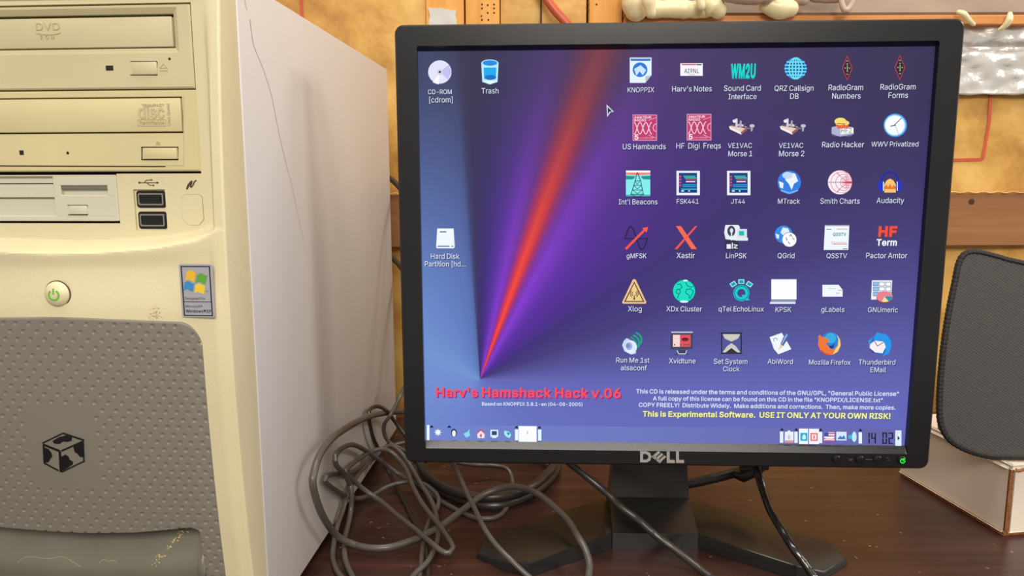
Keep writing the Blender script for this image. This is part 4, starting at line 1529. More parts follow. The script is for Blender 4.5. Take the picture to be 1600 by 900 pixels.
# --- screen with the wallpaper
sm_ = bpy.data.materials.new('wallpaper')
sm_.use_nodes = True
nt = sm_.node_tree
bs = nt.nodes['Principled BSDF']
bs.inputs['Base Color'].default_value = (0.006, 0.006, 0.007, 1)
bs.inputs['Roughness'].default_value = 0.45
bs.inputs['Specular IOR Level'].default_value = 0.12
tc = nt.nodes.new('ShaderNodeTexCoord')
sx_ = nt.nodes.new('ShaderNodeSeparateXYZ')
nt.links.new(tc.outputs['Object'], sx_.inputs[0])


def mth(op, a, c=None, clamp=False):
    n_ = nt.nodes.new('ShaderNodeMath')
    n_.operation = op
    n_.use_clamp = clamp
    for k, v in enumerate((a, c)):
        if v is None:
            continue
        if isinstance(v, (int, float)):
            n_.inputs[k].default_value = v
        else:
            nt.links.new(v, n_.inputs[k])
    return n_.outputs[0]


ax_, az_ = mp(750, 592)
dx = mth('SUBTRACT', sx_.outputs['X'], ax_)
dz = mth('SUBTRACT', sx_.outputs['Z'], az_)
th = mth('ARCTAN2', dx, dz)
fac = mth('ADD', mth('DIVIDE', th, 2 * PI), 0.5)
rp = nt.nodes.new('ShaderNodeValToRGB')
nt.links.new(fac, rp.inputs['Fac'])
stops = [(-180, (106, 122, 200)), (-120, (112, 138, 208)), (-60, (112, 146, 208)), (-25, (100, 130, 196)), (-8, (92, 116, 182)), (-4.4, (84, 106, 170)),
         (-2.4, (56, 52, 98)), (1.0, (57, 43, 110)), (5, (68, 42, 136)), (9, (92, 47, 166)), (13, (128, 55, 202)), (15.6, (124, 48, 160)),
         (17.6, (190, 46, 92)), (18.8, (236, 58, 56)), (20.0, (252, 78, 62)), (21.2, (236, 58, 56)), (22.6, (180, 46, 96)), (24.6, (122, 48, 162)), (28, (130, 56, 206)),
         (36, (92, 44, 164)), (46, (74, 40, 142)), (56, (62, 46, 120)), (68, (66, 57, 122)), (80, (82, 80, 150)), (92, (98, 102, 182)), (130, (102, 112, 190)), (180, (106, 122, 200))]
el = rp.color_ramp.elements
while len(el) > 1:
    el.remove(el[-1])
el[0].position = 0.0
el[0].color = lin(stops[0][1])
for d_, c_ in stops[1:]:
    e_ = el.new(min(1, max(0, (d_ + 180) / 360)))
    e_.color = lin(c_)
# the wallpaper fades to a dull dark violet towards the top
mr = nt.nodes.new('ShaderNodeMapRange')
mr.interpolation_type = 'SMOOTHSTEP'
nt.links.new(sx_.outputs['Z'], mr.inputs['Value'])
mr.inputs['From Min'].default_value = MZ - 0.05
mr.inputs['From Max'].default_value = MZ + SH + 0.01
mr.inputs['To Min'].default_value = 0.0
mr.inputs['To Max'].default_value = 0.84
mx = nt.nodes.new('ShaderNodeMix')
mx.data_type = 'RGBA'
nt.links.new(mr.outputs['Result'], mx.inputs['Factor'])
nt.links.new(rp.outputs['Color'], mx.inputs['A'])
mx.inputs['B'].default_value = lin((50, 46, 70))
# fine speckle of the panel
ns = nt.nodes.new('ShaderNodeTexNoise')
ns.inputs['Scale'].default_value = 900
nt.links.new(tc.outputs['Object'], ns.inputs['Vector'])
em_s = mth('ADD', mth('MULTIPLY', ns.outputs['Fac'], 0.12), 0.94)
nt.links.new(mx.outputs['Result'], bs.inputs['Emission Color'])
nt.links.new(em_s, bs.inputs['Emission Strength'])
b = MB()
b.box(-SW, SW, 0.0, 0.003, MZ - SH, MZ + SH)
scr = b.build('screen', sm_, mon)
scr['label'] = 'lit desktop with a red beam over violet and rows of icons'

LAY = 0.00004


class Pic:
    """flat coloured shapes on the screen; coordinates are fractions of a pixel box, y down"""
    def __init__(s, x0, y0, x1, y1):
        s.b = MB()
        s.mats = []
        s.box = (x0, y0, x1, y1)
        s.lay = 1

    def idx(s, rgb, k=1.0):
        m = em(rgb, k)
        if m not in s.mats:
            s.mats.append(m)
        return s.mats.index(m)

    def P(s, a, c):
        x0, y0, x1, y1 = s.box
        return mp(x0 + (x1 - x0) * a, y0 + (y1 - y0) * c)

    def poly(s, pts, rgb):
        P = [s.P(*p) for p in pts]
        y = -LAY * s.lay
        s.lay += 1
        s.b.add([(u, y, v) for u, v in P], [list(range(len(P)))], s.idx(rgb))

    def rect(s, a, c, a2, c2, rgb):
        s.poly([(a, c), (a2, c), (a2, c2), (a, c2)], rgb)

    def disc(s, a, c, r, rgb, r2=None, a0=0, a1=360, n=28):
        x0, y0, x1, y1 = s.box
        k = (x1 - x0) / (y1 - y0)
        r2 = r * k if r2 is None else r2
        full = a1 - a0 >= 360
        pts = [(a + r * math.cos(math.radians(a0 + (a1 - a0) * i / n)), c + r2 * math.sin(math.radians(a0 + (a1 - a0) * i / n))) for i in range(n if full else n + 1)]
        if not full:
            pts.append((a, c))
        s.poly(pts, rgb)

    def line(s, pts, w, rgb):
        """w in pixels"""
        x0, y0, x1, y1 = s.box
        y = -LAY * s.lay
        s.lay += 1
        mi = s.idx(rgb)
        px = [(x0 + (x1 - x0) * a, y0 + (y1 - y0) * c) for a, c in pts]
        for (xa, ya), (xb_, yb2) in zip(px, px[1:]):
            L = math.hypot(xb_ - xa, yb2 - ya)
            if L < 1e-6:
                continue
            nx_, ny2 = -(yb2 - ya) / L * w / 2, (xb_ - xa) / L * w / 2
            ex, ey = (xb_ - xa) / L * w * 0.25, (yb2 - ya) / L * w * 0.25
            q = [mp(xa + nx_ - ex, ya + ny2 - ey), mp(xb_ + nx_ + ex, yb2 + ny2 + ey), mp(xb_ - nx_ + ex, yb2 - ny2 + ey), mp(xa - nx_ - ex, ya - ny2 - ey)]
            s.b.add([(u, y, v) for u, v in q], [(0, 1, 2, 3)], mi)

    def arc(s, a, c, r, a0, a1, w, rgb, r2=None, n=20):
        x0, y0, x1, y1 = s.box
        r2 = r * (x1 - x0) / (y1 - y0) if r2 is None else r2
        s.line([(a + r * math.cos(math.radians(a0 + (a1 - a0) * i / n)), c + r2 * math.sin(math.radians(a0 + (a1 - a0) * i / n))) for i in range(n + 1)], w, rgb)

    def text(s, txt, xl, xr, ybase, rgb, bold=0.0, sy=1.0, shadow=None, dxy=(1, 1), slope=None):
        """xl, xr, ybase in pixels"""
        vs, fs, w = text_geo(txt, bold)
        for k, (c, ox, oy) in enumerate(([(shadow, dxy[0], dxy[1])] if shadow else []) + [(rgb, 0, 0)]):
            p, q = mp(xl + ox, ybase + oy), mp(xr + ox, ybase + oy + (slope or 0))
            kx = (q[0] - p[0]) / w
            y = -LAY * s.lay
            s.lay += 1
            sl_ = (q[1] - p[1]) / (q[0] - p[0])
            sl_ = sl_ if slope is not None else 0
            s.b.add([(p[0] + X * kx, y, p[1] + Y * kx * sy + X * kx * sl_) for X, Y, Z in vs], fs, s.idx(c))

    def build(s, name, label):
        o = s.b.build(name, s.mats, scr)
        o['label'] = label
        return o


CAPC, CAPS = (226, 234, 248), (34, 32, 66)


def icon(box, draw, caps, label):
    p = Pic(*box)
    draw(p)
    for txt, xl, xr, yc in caps:
        p.text(txt, xl, xr, yc + 4.3, CAPC, 0.0, 1.1, CAPS, (1.1, 1.3))
    return p.build('desktop_icon', label)


WH, BK = (240, 246, 255), (30, 30, 44)


def globe(p, a, c, r, sea, land):
    p.disc(a, c, r, sea)
    p.poly([(a - r * 0.1, c - r * 0.8), (a + r * 0.5, c - r * 0.7), (a + r * 0.75, c - r * 0.1), (a + r * 0.4, c + r * 0.1), (a + r * 0.2, c + r * 0.6), (a - r * 0.05, c + r * 0.1), (a - r * 0.35, c - r * 0.2)], land)
    p.poly([(a - r * 0.9, c - r * 0.1), (a - r * 0.5, c + r * 0.05), (a - r * 0.55, c + r * 0.5), (a - r * 0.8, c + r * 0.4)], land)


def i_cd(p):
    p.disc(.5, .5, .5, (228, 228, 250))
    p.poly([(.5, .5), (.9, .2), (1.0, .5), (.85, .8)], (196, 192, 240))
    p.poly([(.5, .5), (.45, 1.0), (.2, .92)], (248, 248, 255))
    p.disc(.5, .5, .13, (210, 214, 236))
    p.disc(.5, .5, .055, (70, 74, 96))


def i_trash(p):
    p.poly([(.0, .12), (1, .12), (.94, .9), (.5, 1.0), (.06, .9)], (186, 236, 255))
    p.poly([(.14, .32), (.88, .32), (.84, .78), (.16, .78)], (20, 170, 235))
    p.disc(.5, .15, .5, (176, 232, 255), .15)
    p.disc(.5, .14, .42, (24, 140, 225), .11)
    p.disc(.53, .72, .34, (12, 110, 200), .1)
    p.poly([(.08, .86), (.92, .86), (.5, .97)], (235, 248, 255))


def i_hd(p):
    p.poly([(.06, 0), (.94, 0), (1, .92), (.95, 1), (.03, 1), (0, .92)], (240, 250, 255))
    p.rect(.2, .14, .55, .2, (90, 100, 120))
    p.rect(.08, .86, .72, .93, (120, 140, 170))
    p.rect(.82, .86, .92, .93, (120, 140, 170))


def i_knoppix(p):
    p.poly([(.0, 0), (1, 0), (1, .7), (.72, 1), (0, 1)], (228, 244, 255))
    p.rect(.04, .04, .96, .13, (60, 120, 190))
    p.disc(.47, .48, .34, (40, 120, 215))
    p.poly([(.2, .45), (.5, .3), (.75, .5), (.6, .7), (.45, .55), (.3, .72)], (200, 230, 255))
    p.poly([(.72, .74), (1, .7), (.72, 1)], (180, 196, 205))


def i_plate(p):
    p.rect(0, 0, 1, 1, (246, 246, 255))
    p.rect(.06, .05, .7, .16, (215, 90, 110))
    p.rect(.72, .06, .95, .16, (60, 60, 110))
    p.text('AI9NL', 1069, 1092, 114.5, (50, 52, 70), 0.01, 1.25)
    p.rect(.35, .9, .65, .94, (220, 120, 130))


def i_wm2u(p):
    p.text('WM2U', 1141.5, 1180, 121.5, (10, 215, 205), 0.05, 2.45, (6, 110, 120), (1, 1))


def i_grid(p):
    p.disc(.5, .5, .5, (28, 140, 235))
    p.disc(.5, .5, .44, (20, 84, 160))
    L = (110, 226, 246)
    for f in (.2, .35, .5, .65, .8):
        h = math.sqrt(max(0, .25 - (f - .5) ** 2))
        p.line([(.5 - h, f), (.5 + h, f)], 2.0, L)
        k = (f - .5) * 2
        p.line([(.5 + k * .5 * math.cos(a), .5 + .49 * math.sin(a)) for a in [math.radians(-80 + 16 * q) for q in range(11)]], 2.0, L)


def i_diamond(p):
    p.poly([(.5, 0), (1, .5), (.5, 1), (0, .5)], (176, 56, 72))
    p.poly([(.5, .075), (.9, .5), (.5, .925), (.1, .5)], (34, 28, 46))
    for a, c in ((.5, .22), (.5, .34), (.5, .62), (.5, .74), (.3, .5), (.7, .5)):
        p.rect(a - .08, c - .025, a + .08, c + .025, (150, 144, 120))
    p.line([(.5, .4), (.5, .58)], 1.5, (140, 176, 130))


def i_stamp(p):
    x0, y0, x1, y1 = p.box
    p.rect(0, 0, 1, 1, (232, 150, 190))
    p.rect(.03, .03, .97, .97, (190, 58, 108))
    p.text('AMATEUR', x0 + 2.5, x0 + 29, y0 + 6.2, (250, 220, 236), 0.03, .9)
    p.text('RADIO', x0 + 2.5, x0 + 21, y0 + 10.6, (250, 220, 236), 0.03, .8)
    for sgn in (1, -1):
        p.line([(.06 + .72 * i / 36, .52 + sgn * .22 * math.cos(i / 36 * 3 * PI)) for i in range(37)], 1.2, (252, 214, 232))
    p.arc(1.0, .5, .16, 100, 260, 1.2, (240, 180, 210))
    p.line([(.66, .22), (.95, .12)], 1.0, (236, 160, 196))
    p.line([(.66, .78), (.95, .9)], 1.0, (236, 160, 196))
    p.text('5', x0 + 2.5, x0 + 9, y1 - 2, (252, 226, 240), 0.04, .9)
    p.text('c U.S. POSTAGE', x0 + 10, x0 + 32, y1 - 3, (244, 196, 220), 0.0, 1.2)


def i_morse(p):
    p.poly([(.0, .5), (.48, .34), (.8, .62), (.5, 1), (.04, .68)], (230, 206, 196))
    p.poly([(.5, 1), (.8, .62), (.72, .56), (.46, .86)], (150, 96, 88))
    p.poly([(.0, .52), (.46, .82), (.5, 1), (.04, .68)], (250, 236, 228))
    p.line([(.12, .45), (.95, .66)], 2.4, (120, 104, 112))
    p.line([(.3, .5), (.3, .08)], 3.2, (216, 206, 220))
    p.line([(.45, .56), (.47, .2)], 3.0, (176, 162, 178))
    p.line([(.6, .6), (.62, .36)], 2.6, (96, 76, 84))
    p.disc(.22, .2, .08, (236, 230, 240), .1)
    p.disc(.92, .48, .1, (196, 190, 210), .1)
    p.line([(.92, .5), (.9, .78)], 2.2, (190, 184, 206))


def i_hacker(p):
    p.disc(.2, .72, .2, (96, 100, 150), .26)
    p.disc(.75, .84, .22, (96, 100, 150), .16)
    p.poly([(.04, .5), (.4, .4), (.95, .5), (1, .86), (.4, 1), (.05, .85)], (176, 180, 212))
    p.poly([(.2, .36), (.75, .4), (.8, .52), (.3, .58)], (236, 96, 56))
    p.disc(.42, .2, .26, (250, 222, 110), .2)
    p.disc(.66, .28, .14, (246, 214, 120), .12)
    p.line([(.28, .3), (.62, .34)], 1.4, (150, 120, 60))
    p.poly([(.42, .58), (.98, .54), (.98, .8), (.42, .88)], (244, 246, 240))
    p.text('HF2', 1314, 1330, 207.5, (90, 110, 90), 0.0, 1.1)


def i_clock(p):
    p.disc(.5, .5, .5, (60, 160, 240))
    p.disc(.49, .5, .45, (170, 220, 255))
    p.disc(.48, .5, .41, (248, 252, 255))
    p.line([(.45, .5), (.76, .22)], 1.2, (60, 70, 90))
    p.line([(.3, .54), (.52, .5)], 1.4, (60, 70, 90))
    p.line([(.5, .5), (.63, .86)], 0.8, (170, 176, 190))


def i_tower(p):
    p.rect(0, 0, 1, 1, (132, 236, 238))
    p.rect(0, .0, 1, .08, (246, 246, 240))
    p.poly([(0, .08), (1, .08), (1, .15), (.55, .18), (.45, .18), (0, .15)], (238, 130, 110))
    p.poly([(0, .2), (.4, .22), (.3, .34), (0, .35)], (20, 150, 140))
    p.poly([(1, .2), (.6, .22), (.7, .34), (1, .35)], (20, 150, 140))
    p.rect(0, .94, 1, 1, (60, 190, 180))
    D = (20, 66, 80)
    p.line([(.46, .08), (.38, .4), (.2, .95)], 1.2, D)
    p.line([(.48, .08), (.6, .4), (.72, .95)], 1.2, D)
    for c, h in ((.4, .1), (.58, .16), (.76, .2), (.92, .26)):
        p.line([(.47 - h, c), (.47 + h, c)], 1.0, D)
        p.line([(.47 - h, c), (.47, c + .14), (.47 + h, c)], 0.9, D)


def i_panel(p):
    p.rect(0, 0, 1, 1, (236, 244, 255))
    p.rect(.1, .08, .88, .9, (22, 58, 130))
    for c, col, a0, a1 in ((.2, (60, 200, 170), .3, .8), (.27, (90, 210, 200), .35, .85), (.34, (200, 60, 80), .4, .85), (.42, (240, 240, 240), .4, .8), (.55, (40, 150, 210), .25, .85), (.62, (40, 150, 210), .25, .85), (.73, (60, 200, 220), .2, .85)):
        p.rect(a0, c, a1, c + .045, col)
    for c in (.2, .32, .44, .56):
        p.rect(.11, c, .2, c + .07, (226, 60, 110))
    p.rect(.2, .8, .32, .85, (236, 246, 255))
    p.rect(.5, .8, .56, .85, (236, 246, 255))


def i_mtrack(p):
    globe(p, .5, .5, .5, (46, 126, 226), (236, 244, 255))
    p.disc(.42, .22, .22, (190, 220, 250), .14)
    p.line([(.15, .82), (.5, .93), (.85, .82)], 2.5, (110, 180, 245))


def i_smith(p):
    p.disc(.5, .5, .5, (250, 236, 244))
    p.poly([(.5, .5)] + [(.5 + .5 * math.cos(math.radians(a)), .5 + .5 * math.sin(math.radians(a))) for a in range(-50, 41, 10)], (246, 206, 220))
    for r_ in (.14, .24, .34, .44):
        p.arc(1 - r_, .5, r_, 60, 300, .8, (206, 110, 136))
    for k in (-1, 1):
        for r_ in (.25, .5, .85):
            p.arc(1.0, .5 + k * r_, r_, 180 - 0 if k > 0 else 90, 270 if k > 0 else 180, .8, (206, 120, 140), n=10) if r_ < .3 else p.line([(1, .5), (.8, .5 - k * .04 * r_), (.55, .5 - k * .2), (.3 + .1 * r_, .5 - k * .38 + .0)], .8, (206, 120, 140))
    p.rect(0, .485, 1, .51, (140, 120, 150))
    p.poly([(.6, .48), (1, .46), (1, .54), (.6, .52)], (226, 50, 80))


def i_audacity(p):
    p.arc(.5, .42, .34, 180, 360, 2.4, (22, 38, 170))
    p.disc(.12, .68, .13, (24, 52, 200), .26)
    p.disc(.88, .68, .13, (24, 52, 200), .26)
    p.poly([(.26, .98), (.26, .6), (.36, .42), (.5, .34), (.64, .42), (.74, .6), (.74, .98)], (250, 196, 110))
    p.poly([(.26, .74), (.34, .6), (.42, .74), (.5, .58), (.58, .76), (.66, .62), (.74, .74), (.74, .82), (.26, .82)], (226, 118, 50))
    p.rect(.2, .48, .24, .9, (230, 236, 250))
    p.rect(.78, .48, .82, .9, (230, 236, 250))


def i_gmfsk(p):
    p.line([(.02 + .96 * i / 24, .5 - .5 * math.sin(2 * PI * i / 24)) for i in range(25)], 1.8, (34, 26, 62))
    p.line([(.0, .52), (1, .52)], 1.6, (34, 26, 62))
    p.line([(.06, .96), (.88, .12)], 3.6, (244, 84, 66))
    p.poly([(.74, .06), (1, .02), (.94, .26)], (250, 90, 70))


def i_xastir(p):
    p.poly([(.06, .02), (.28, .02), (.98, .98), (.74, .98)], (246, 106, 84))
    p.poly([(.9, .02), (1, .02), (.12, .98), (0, .98)], (246, 84, 66))


def i_linpsk(p):
    p.poly([(.05, 0), (.6, 0), (.66, .08), (.66, .5), (.55, .62), (.06, .56), (0, .3)], (232, 240, 246))
    p.disc(.3, .24, .17, (60, 66, 90), .21)
    p.disc(.31, .22, .07, (220, 226, 236), .09)
    p.line([(.31, .26), (.31, .6)], 1.8, (236, 240, 248))
    p.rect(.54, .16, .96, .5, (212, 226, 232))
    p.rect(.62, .24, .84, .42, (18, 186, 186))
    p.rect(.5, .5, 1, .62, (226, 236, 240))
    p.rect(.05, .62, .6, 1.0, (44, 46, 66))
    p.rect(.1, .76, .28, .94, (236, 240, 248))
    p.rect(.32, .7, .36, .94, (236, 240, 248))
    p.line([(.4, .78), (.55, .8), (.4, .9), (.55, .92)], 1.5, (220, 226, 240))


def i_qgrid(p):
    globe(p, .4, .42, .4, (46, 140, 230), (226, 238, 250))
    p.disc(.66, .66, .34, (80, 84, 110))
    p.disc(.66, .66, .32, (250, 250, 250))
    for pts in ([(.5, .56), (.56, .68), (.52, .66)], [(.6, .76), (.68, .86)], [(.66, .5), (.72, .42), (.78, .52)], [(.8, .58), (.88, .66)]):
        p.line(pts, 1.1, (110, 90, 110))


def i_qsstv(p):
    p.poly([(.05, 0), (1, 0), (.96, 1), (0, 1)], (240, 248, 255))
    p.rect(.06, .0, .99, .05, (170, 166, 186))
    p.rect(.1, .16, .3, .19, (130, 136, 150))
    p.rect(.5, .15, .92, .18, (190, 180, 180))
    p.text('QSSTV', 1301, 1322, 368.5, (14, 140, 130), 0.03, 1.1)
    p.text('Experience', 1299, 1322, 380.5, (214, 96, 84), 0.0, 1.0)
    p.rect(.34, .76, .92, .78, (170, 80, 80))
    p.rect(.74, .94, .92, .97, (40, 110, 100))


def i_hfterm(p):
    p.text('HF', 1372, 1401, 369, (240, 78, 58), 0.06, .95, (120, 40, 40), (.8, .8))
    p.text('Term', 1369, 1401, 383.5, (238, 246, 255), 0.04, 1.05, (30, 30, 50), (.8, .8))


def i_xlog(p):
    p.poly([(.5, 0), (.56, .02), (1, .94), (.97, 1), (.03, 1), (0, .94), (.44, .02)], (236, 196, 140))
    p.poly([(.5, .1), (.92, .93), (.08, .93)], (70, 46, 36))
    p.poly([(.5, .18), (.85, .89), (.15, .89)], (240, 206, 140))
    p.poly([(.46, .84), (.5, .6), (.54, .84)], (70, 46, 36))
    for r_ in (.09, .16):
        p.arc(.5, .6, r_, -50, 50, 1.2, (90, 60, 44))
        p.arc(.5, .6, r_, 130, 230, 1.2, (90, 60, 44))


def i_xdx(p):
    p.disc(.5, .5, .5, (8, 96, 120))
    p.disc(.5, .5, .47, (16, 224, 196))
    D = (6, 110, 110)
    p.line([(.2, .22), (.34, .2), (.42, .34), (.3, .44), (.2, .42), (.16, .56), (.28, .64), (.36, .5), (.26, .42)], 1.2, D)
    p.line([(.28, .64), (.22, .8)], 1.2, D)
    p.line([(.56, .1), (.64, .28), (.8, .34), (.9, .3)], 1.2, D)
    p.line([(.6, .44), (.56, .58), (.7, .66), (.74, .82), (.84, .66), (.9, .5), (.76, .4), (.6, .44)], 1.2, D)
    p.disc(.5, .95, .18, (216, 244, 250), .05)
    p.disc(.56, .05, .1, (216, 244, 250), .04)


def i_qtel(p):
    for a, c, r_ in ((.16, .24, -35), (.5, .12, 0), (.84, .24, 35)):
        ca, sa = math.cos(math.radians(r_)), math.sin(math.radians(r_))
        q = lambda u, v: (a + u * ca - v * sa, c + u * sa + v * ca)
        p.poly([q(-.13, -.11), q(.13, -.11), q(.13, .1), q(-.13, .1)], (150, 236, 246))
        p.poly([q(-.09, -.07), q(.09, -.07), q(.09, .06), q(-.09, .06)], (10, 160, 170))
    p.arc(.5, .64, .26, 0, 360, 6.0, (20, 206, 214))
    p.poly([(.5, .74), (.62, .72), (.86, .96), (.7, .98)], (20, 206, 214))
    p.arc(.5, .64, .3, 0, 360, 1.2, (10, 120, 140))


def i_kpsk(p):
    p.rect(.05, 0, 1, .82, (250, 252, 255))
    p.rect(.05, .0, 1, .03, (186, 200, 226))
    p.rect(.04, .86, .96, .9, (170, 186, 210))
    p.rect(.0, .92, .96, .99, (236, 242, 255))


def i_glabels(p):
    p.poly([(0, 0), (.8, 0), (1, .42), (1, 1), (0, 1)], (240, 248, 255))
    p.line([(.3, .3), (.66, .32)], 1.0, (190, 200, 206))
    p.line([(.78, .46), (1, .46)], 1.0, (150, 166, 190))
    p.line([(.66, .7), (.84, .7)], 1.0, (160, 166, 176))


def i_gnumeric(p):
    p.poly([(.04, 0), (1, 0), (.96, .86), (0, .86)], (236, 242, 250))
    for a in (.1, .38, .68):
        for c in (.08, .3, .52):
            p.rect(a, c, a + .24, c + .17, (150, 190, 236) if a < .2 else (250, 252, 255))
            p.line([(a, c), (a + .24, c), (a + .24, c + .17), (a, c + .17), (a, c)], .8, (90, 110, 140))
    p.disc(.62, .76, .4, (150, 60, 80), .26)
    p.disc(.61, .72, .39, (236, 130, 140), .24)
    p.disc(.61, .72, .39, (20, 150, 180), .24, -5, 60, 10)
    p.disc(.61, .72, .39, (240, 224, 150), .24, 60, 110, 8)


def i_speaker(p):
    for k, (a, c) in enumerate(((.44, .46), (.52, .38), (.6, .28))):
        p.arc(a - .16 + .04 * k, c + .16 - .03 * k, .36 - .02 * k, -75, 30, 2.6, (14, 170, 128) if k else (20, 150, 130), n=14)
    p.poly([(.08 + .0, .4), (.0, .6), (.1, .86), (.4, 1), (.6, .95), (.6, .7), (.4, .4), (.2, .3)], (196, 212, 246))
    p.disc(.38, .68, .26, (226, 236, 255), .28)
    p.disc(.3, .64, .15, (160, 180, 226), .17)
    p.disc(.26, .62, .09, (120, 140, 190), .1)


def i_xvid(p):
    p.poly([(.04, .0), (.98, .0), (.96, .76), (.0, .78)], (64, 66, 92))
    p.poly([(.04, .0), (.98, .0), (.96, .06), (.06, .06)], (190, 200, 226))
    p.rect(.12, .14, .88, .66, (246, 214, 214))
    p.rect(.42, .14, .88, .66, (220, 84, 92))
    p.disc(.64, .34, .16, (110, 30, 50), .08)
    for a in (.16, .42, .58, .68, .78):
        p.rect(a, .54, a + .05, .6, (110, 50, 60))
    p.poly([(.3, .8), (.7, .8), (.66, .92), (.84, 1), (.14, 1), (.34, .92)], (60, 62, 88))
    p.line([(.3, .82), (.36, .96), (.66, .96), (.7, .82)], 1.4, (200, 206, 226))


def i_glass(p):
    D = (36, 34, 46)
    p.rect(0, 0, 1, .05, D)
    p.rect(0, .95, 1, 1, D)
    p.line([(.07, .03), (.05, .5), (.07, .97)], 1.8, D)
    p.line([(.93, .03), (.95, .5), (.93, .97)], 1.8, D)
    p.poly([(.1, .08), (.9, .08), (.8, .28), (.5, .42), (.2, .28)], (204, 204, 190))
    p.poly([(.5, .5), (.68, .62), (.9, .92), (.1, .92), (.32, .62)], (204, 204, 196))
    p.poly([(.5, .72), (.78, .94), (.22, .94)], (50, 46, 54))


def i_abi(p):
    p.poly([(.0, .2), (.56, .0), (1, .76), (.4, 1.0), (.2, .76)], (240, 246, 252))
    p.poly([(.72, .0), (.9, .02), (.92, .16), (.62, .62), (.5, .5)], (70, 96, 160))
    p.poly([(.76, .06), (.84, .08), (.58, .54), (.54, .48)], (150, 176, 224))
    p.poly([(.5, .5), (.62, .62), (.4, .82)], (232, 206, 170))
    p.arc(.26, .32, .08, 120, 380, 1.0, (120, 130, 160))


def i_fox(p):
    p.disc(.55, .48, .46, (40, 130, 214))
    p.disc(.56, .28, .24, (50, 176, 226), .22)
    p.poly([(.02, .18), (.1, .14), (.16, .24), (.3, .24), (.42, .3), (.5, .44), (.34, .5), (.44, .62), (.6, .6), (.52, .72), (.66, .78), (.86, .6), (.9, .34), (.82, .12), (.98, .36), (1.0, .6), (.88, .86), (.64, 1.0), (.36, 1.0), (.12, .84), (.0, .56), (.02, .36)], (240, 120, 56))
    p.poly([(.82, .12), (.96, .34), (.99, .6), (.86, .86), (.66, .98), (.74, .8), (.88, .6), (.9, .34)], (250, 214, 120))
    p.poly([(.1, .74), (.3, .92), (.6, .98), (.36, 1), (.14, .86)], (224, 70, 40))
    p.poly([(.44, .6), (.6, .6), (.72, .5), (.68, .7), (.56, .74)], (26, 60, 140))


def i_bird(p):
    p.disc(.58, .5, .46, (34, 110, 206))
    p.poly([(.24, .24), (.4, .0), (.5, .06), (.8, .12), (.98, .36), (1, .6), (.9, .9), (.64, 1.0), (.76, .76), (.7, .5), (.5, .34), (.3, .4)], (40, 150, 232))
    p.poly([(.02, .36), (.22, .2), (.1, .44), (.06, .7)], (60, 150, 230))
    p.poly([(.1, .5), (.3, .36), (.68, .4), (.76, .62), (.62, .88), (.3, .84), (.08, .66)], (248, 240, 240))
    p.line([(.28, .38), (.4, .58), (.68, .42)], 1.2, (110, 110, 130))
    p.poly([(.06, .7), (.3, .86), (.2, .86)], (30, 60, 150))


icon((669, 93, 705.5, 132), i_cd, [('CD-ROM', 669, 706, 143), ('[cdrom]', 671, 707.5, 156)], 'icon of a white disc at the top left of the desktop')
icon((752, 93, 779, 132), i_trash, [('Trash', 752.5, 779, 142)], 'icon of a blue glass bin')
icon((681.5, 357, 710.5, 388), i_hd, [('Hard Disk', 673.5, 718, 400), ('Partition [hd...', 664, 728, 412)], 'icon of a white hard disk at the left edge')
icon((984, 90, 1018, 129.5), i_knoppix, [('KNOPPIX', 980.5, 1022, 140)], 'icon of a page with a globe')
icon((1063, 99, 1098, 118.5), i_plate, [("Harv's Notes", 1050, 1112, 139)], 'icon of a white licence plate')
icon((1141, 93, 1181, 122), i_wm2u, [('Sound Card', 1131, 1188.5, 138), ('Interface', 1138, 1182, 151)], 'icon of tall turquoise letters')
icon((1226, 90, 1260, 124), i_grid, [('QRZ Callsign', 1209.5, 1270.5, 138), ('DB', 1234, 1247, 150.5)], 'icon of a blue grid globe')
icon((1315.5, 86.5, 1332, 126.5), i_diamond, [('RadioGram', 1294, 1348, 137), ('Numbers', 1299.5, 1344, 150)], 'icon of a dark red diamond, left one of two')
icon((1397.5, 85.5, 1414.5, 125.5), i_diamond, [('RadioGram', 1375, 1430, 136), ('Forms', 1387.5, 1418, 149)], 'icon of a dark red diamond, right one of two')
icon((988.5, 179, 1026.5, 220), i_stamp, [('US Hambands', 973, 1040, 229)], 'icon of a crimson stamp, left one of two')
icon((1073, 178, 1111.5, 219.5), i_stamp, [('HF  Digi  Freqs', 1056.5, 1126, 228)], 'icon of a crimson stamp, right one of two')
icon((1139, 184, 1178, 210.5), i_morse, [('VE1VAC', 1137, 1174.5, 227), ('Morse 1', 1137.5, 1175, 240)], 'icon of a telegraph key, left one of two')
icon((1218.5, 184, 1258, 210.5), i_morse, [('VE1VAC', 1216.5, 1254.5, 227), ('Morse 2', 1216.5, 1256, 240)], 'icon of a telegraph key, right one of two')
icon((1298, 184, 1334, 213.5), i_hacker, [('Radio Hacker', 1284, 1349.5, 226)], 'icon of a small vehicle with a white number plate')
icon((1380.5, 176, 1417, 215.5), i_clock, [('WWV Privatized', 1361, 1434.5, 225)], 'icon of a round white clock')
icon((978, 266.5, 1016, 306.5), i_tower, [("Int'l Beacons", 966.5, 1027, 315)], 'icon of a lattice mast on turquoise')
icon((1057, 267, 1093.5, 305), i_panel, [('FSK441', 1057, 1091, 314)], 'icon of a blue chart in a white frame, left one of two')
icon((1136, 267, 1172.5, 305), i_panel, [('JT44', 1142, 1163.5, 314)], 'icon of a blue chart in a white frame, right one of two')
icon((1215, 265.5, 1251.5, 304.5), i_mtrack, [('MTrack', 1215, 1249.5, 314)], 'icon of a blue earth')
icon((1293.5, 265, 1331, 305), i_smith, [('Smith Charts', 1281, 1342.5, 314)], 'icon of a pink round chart')
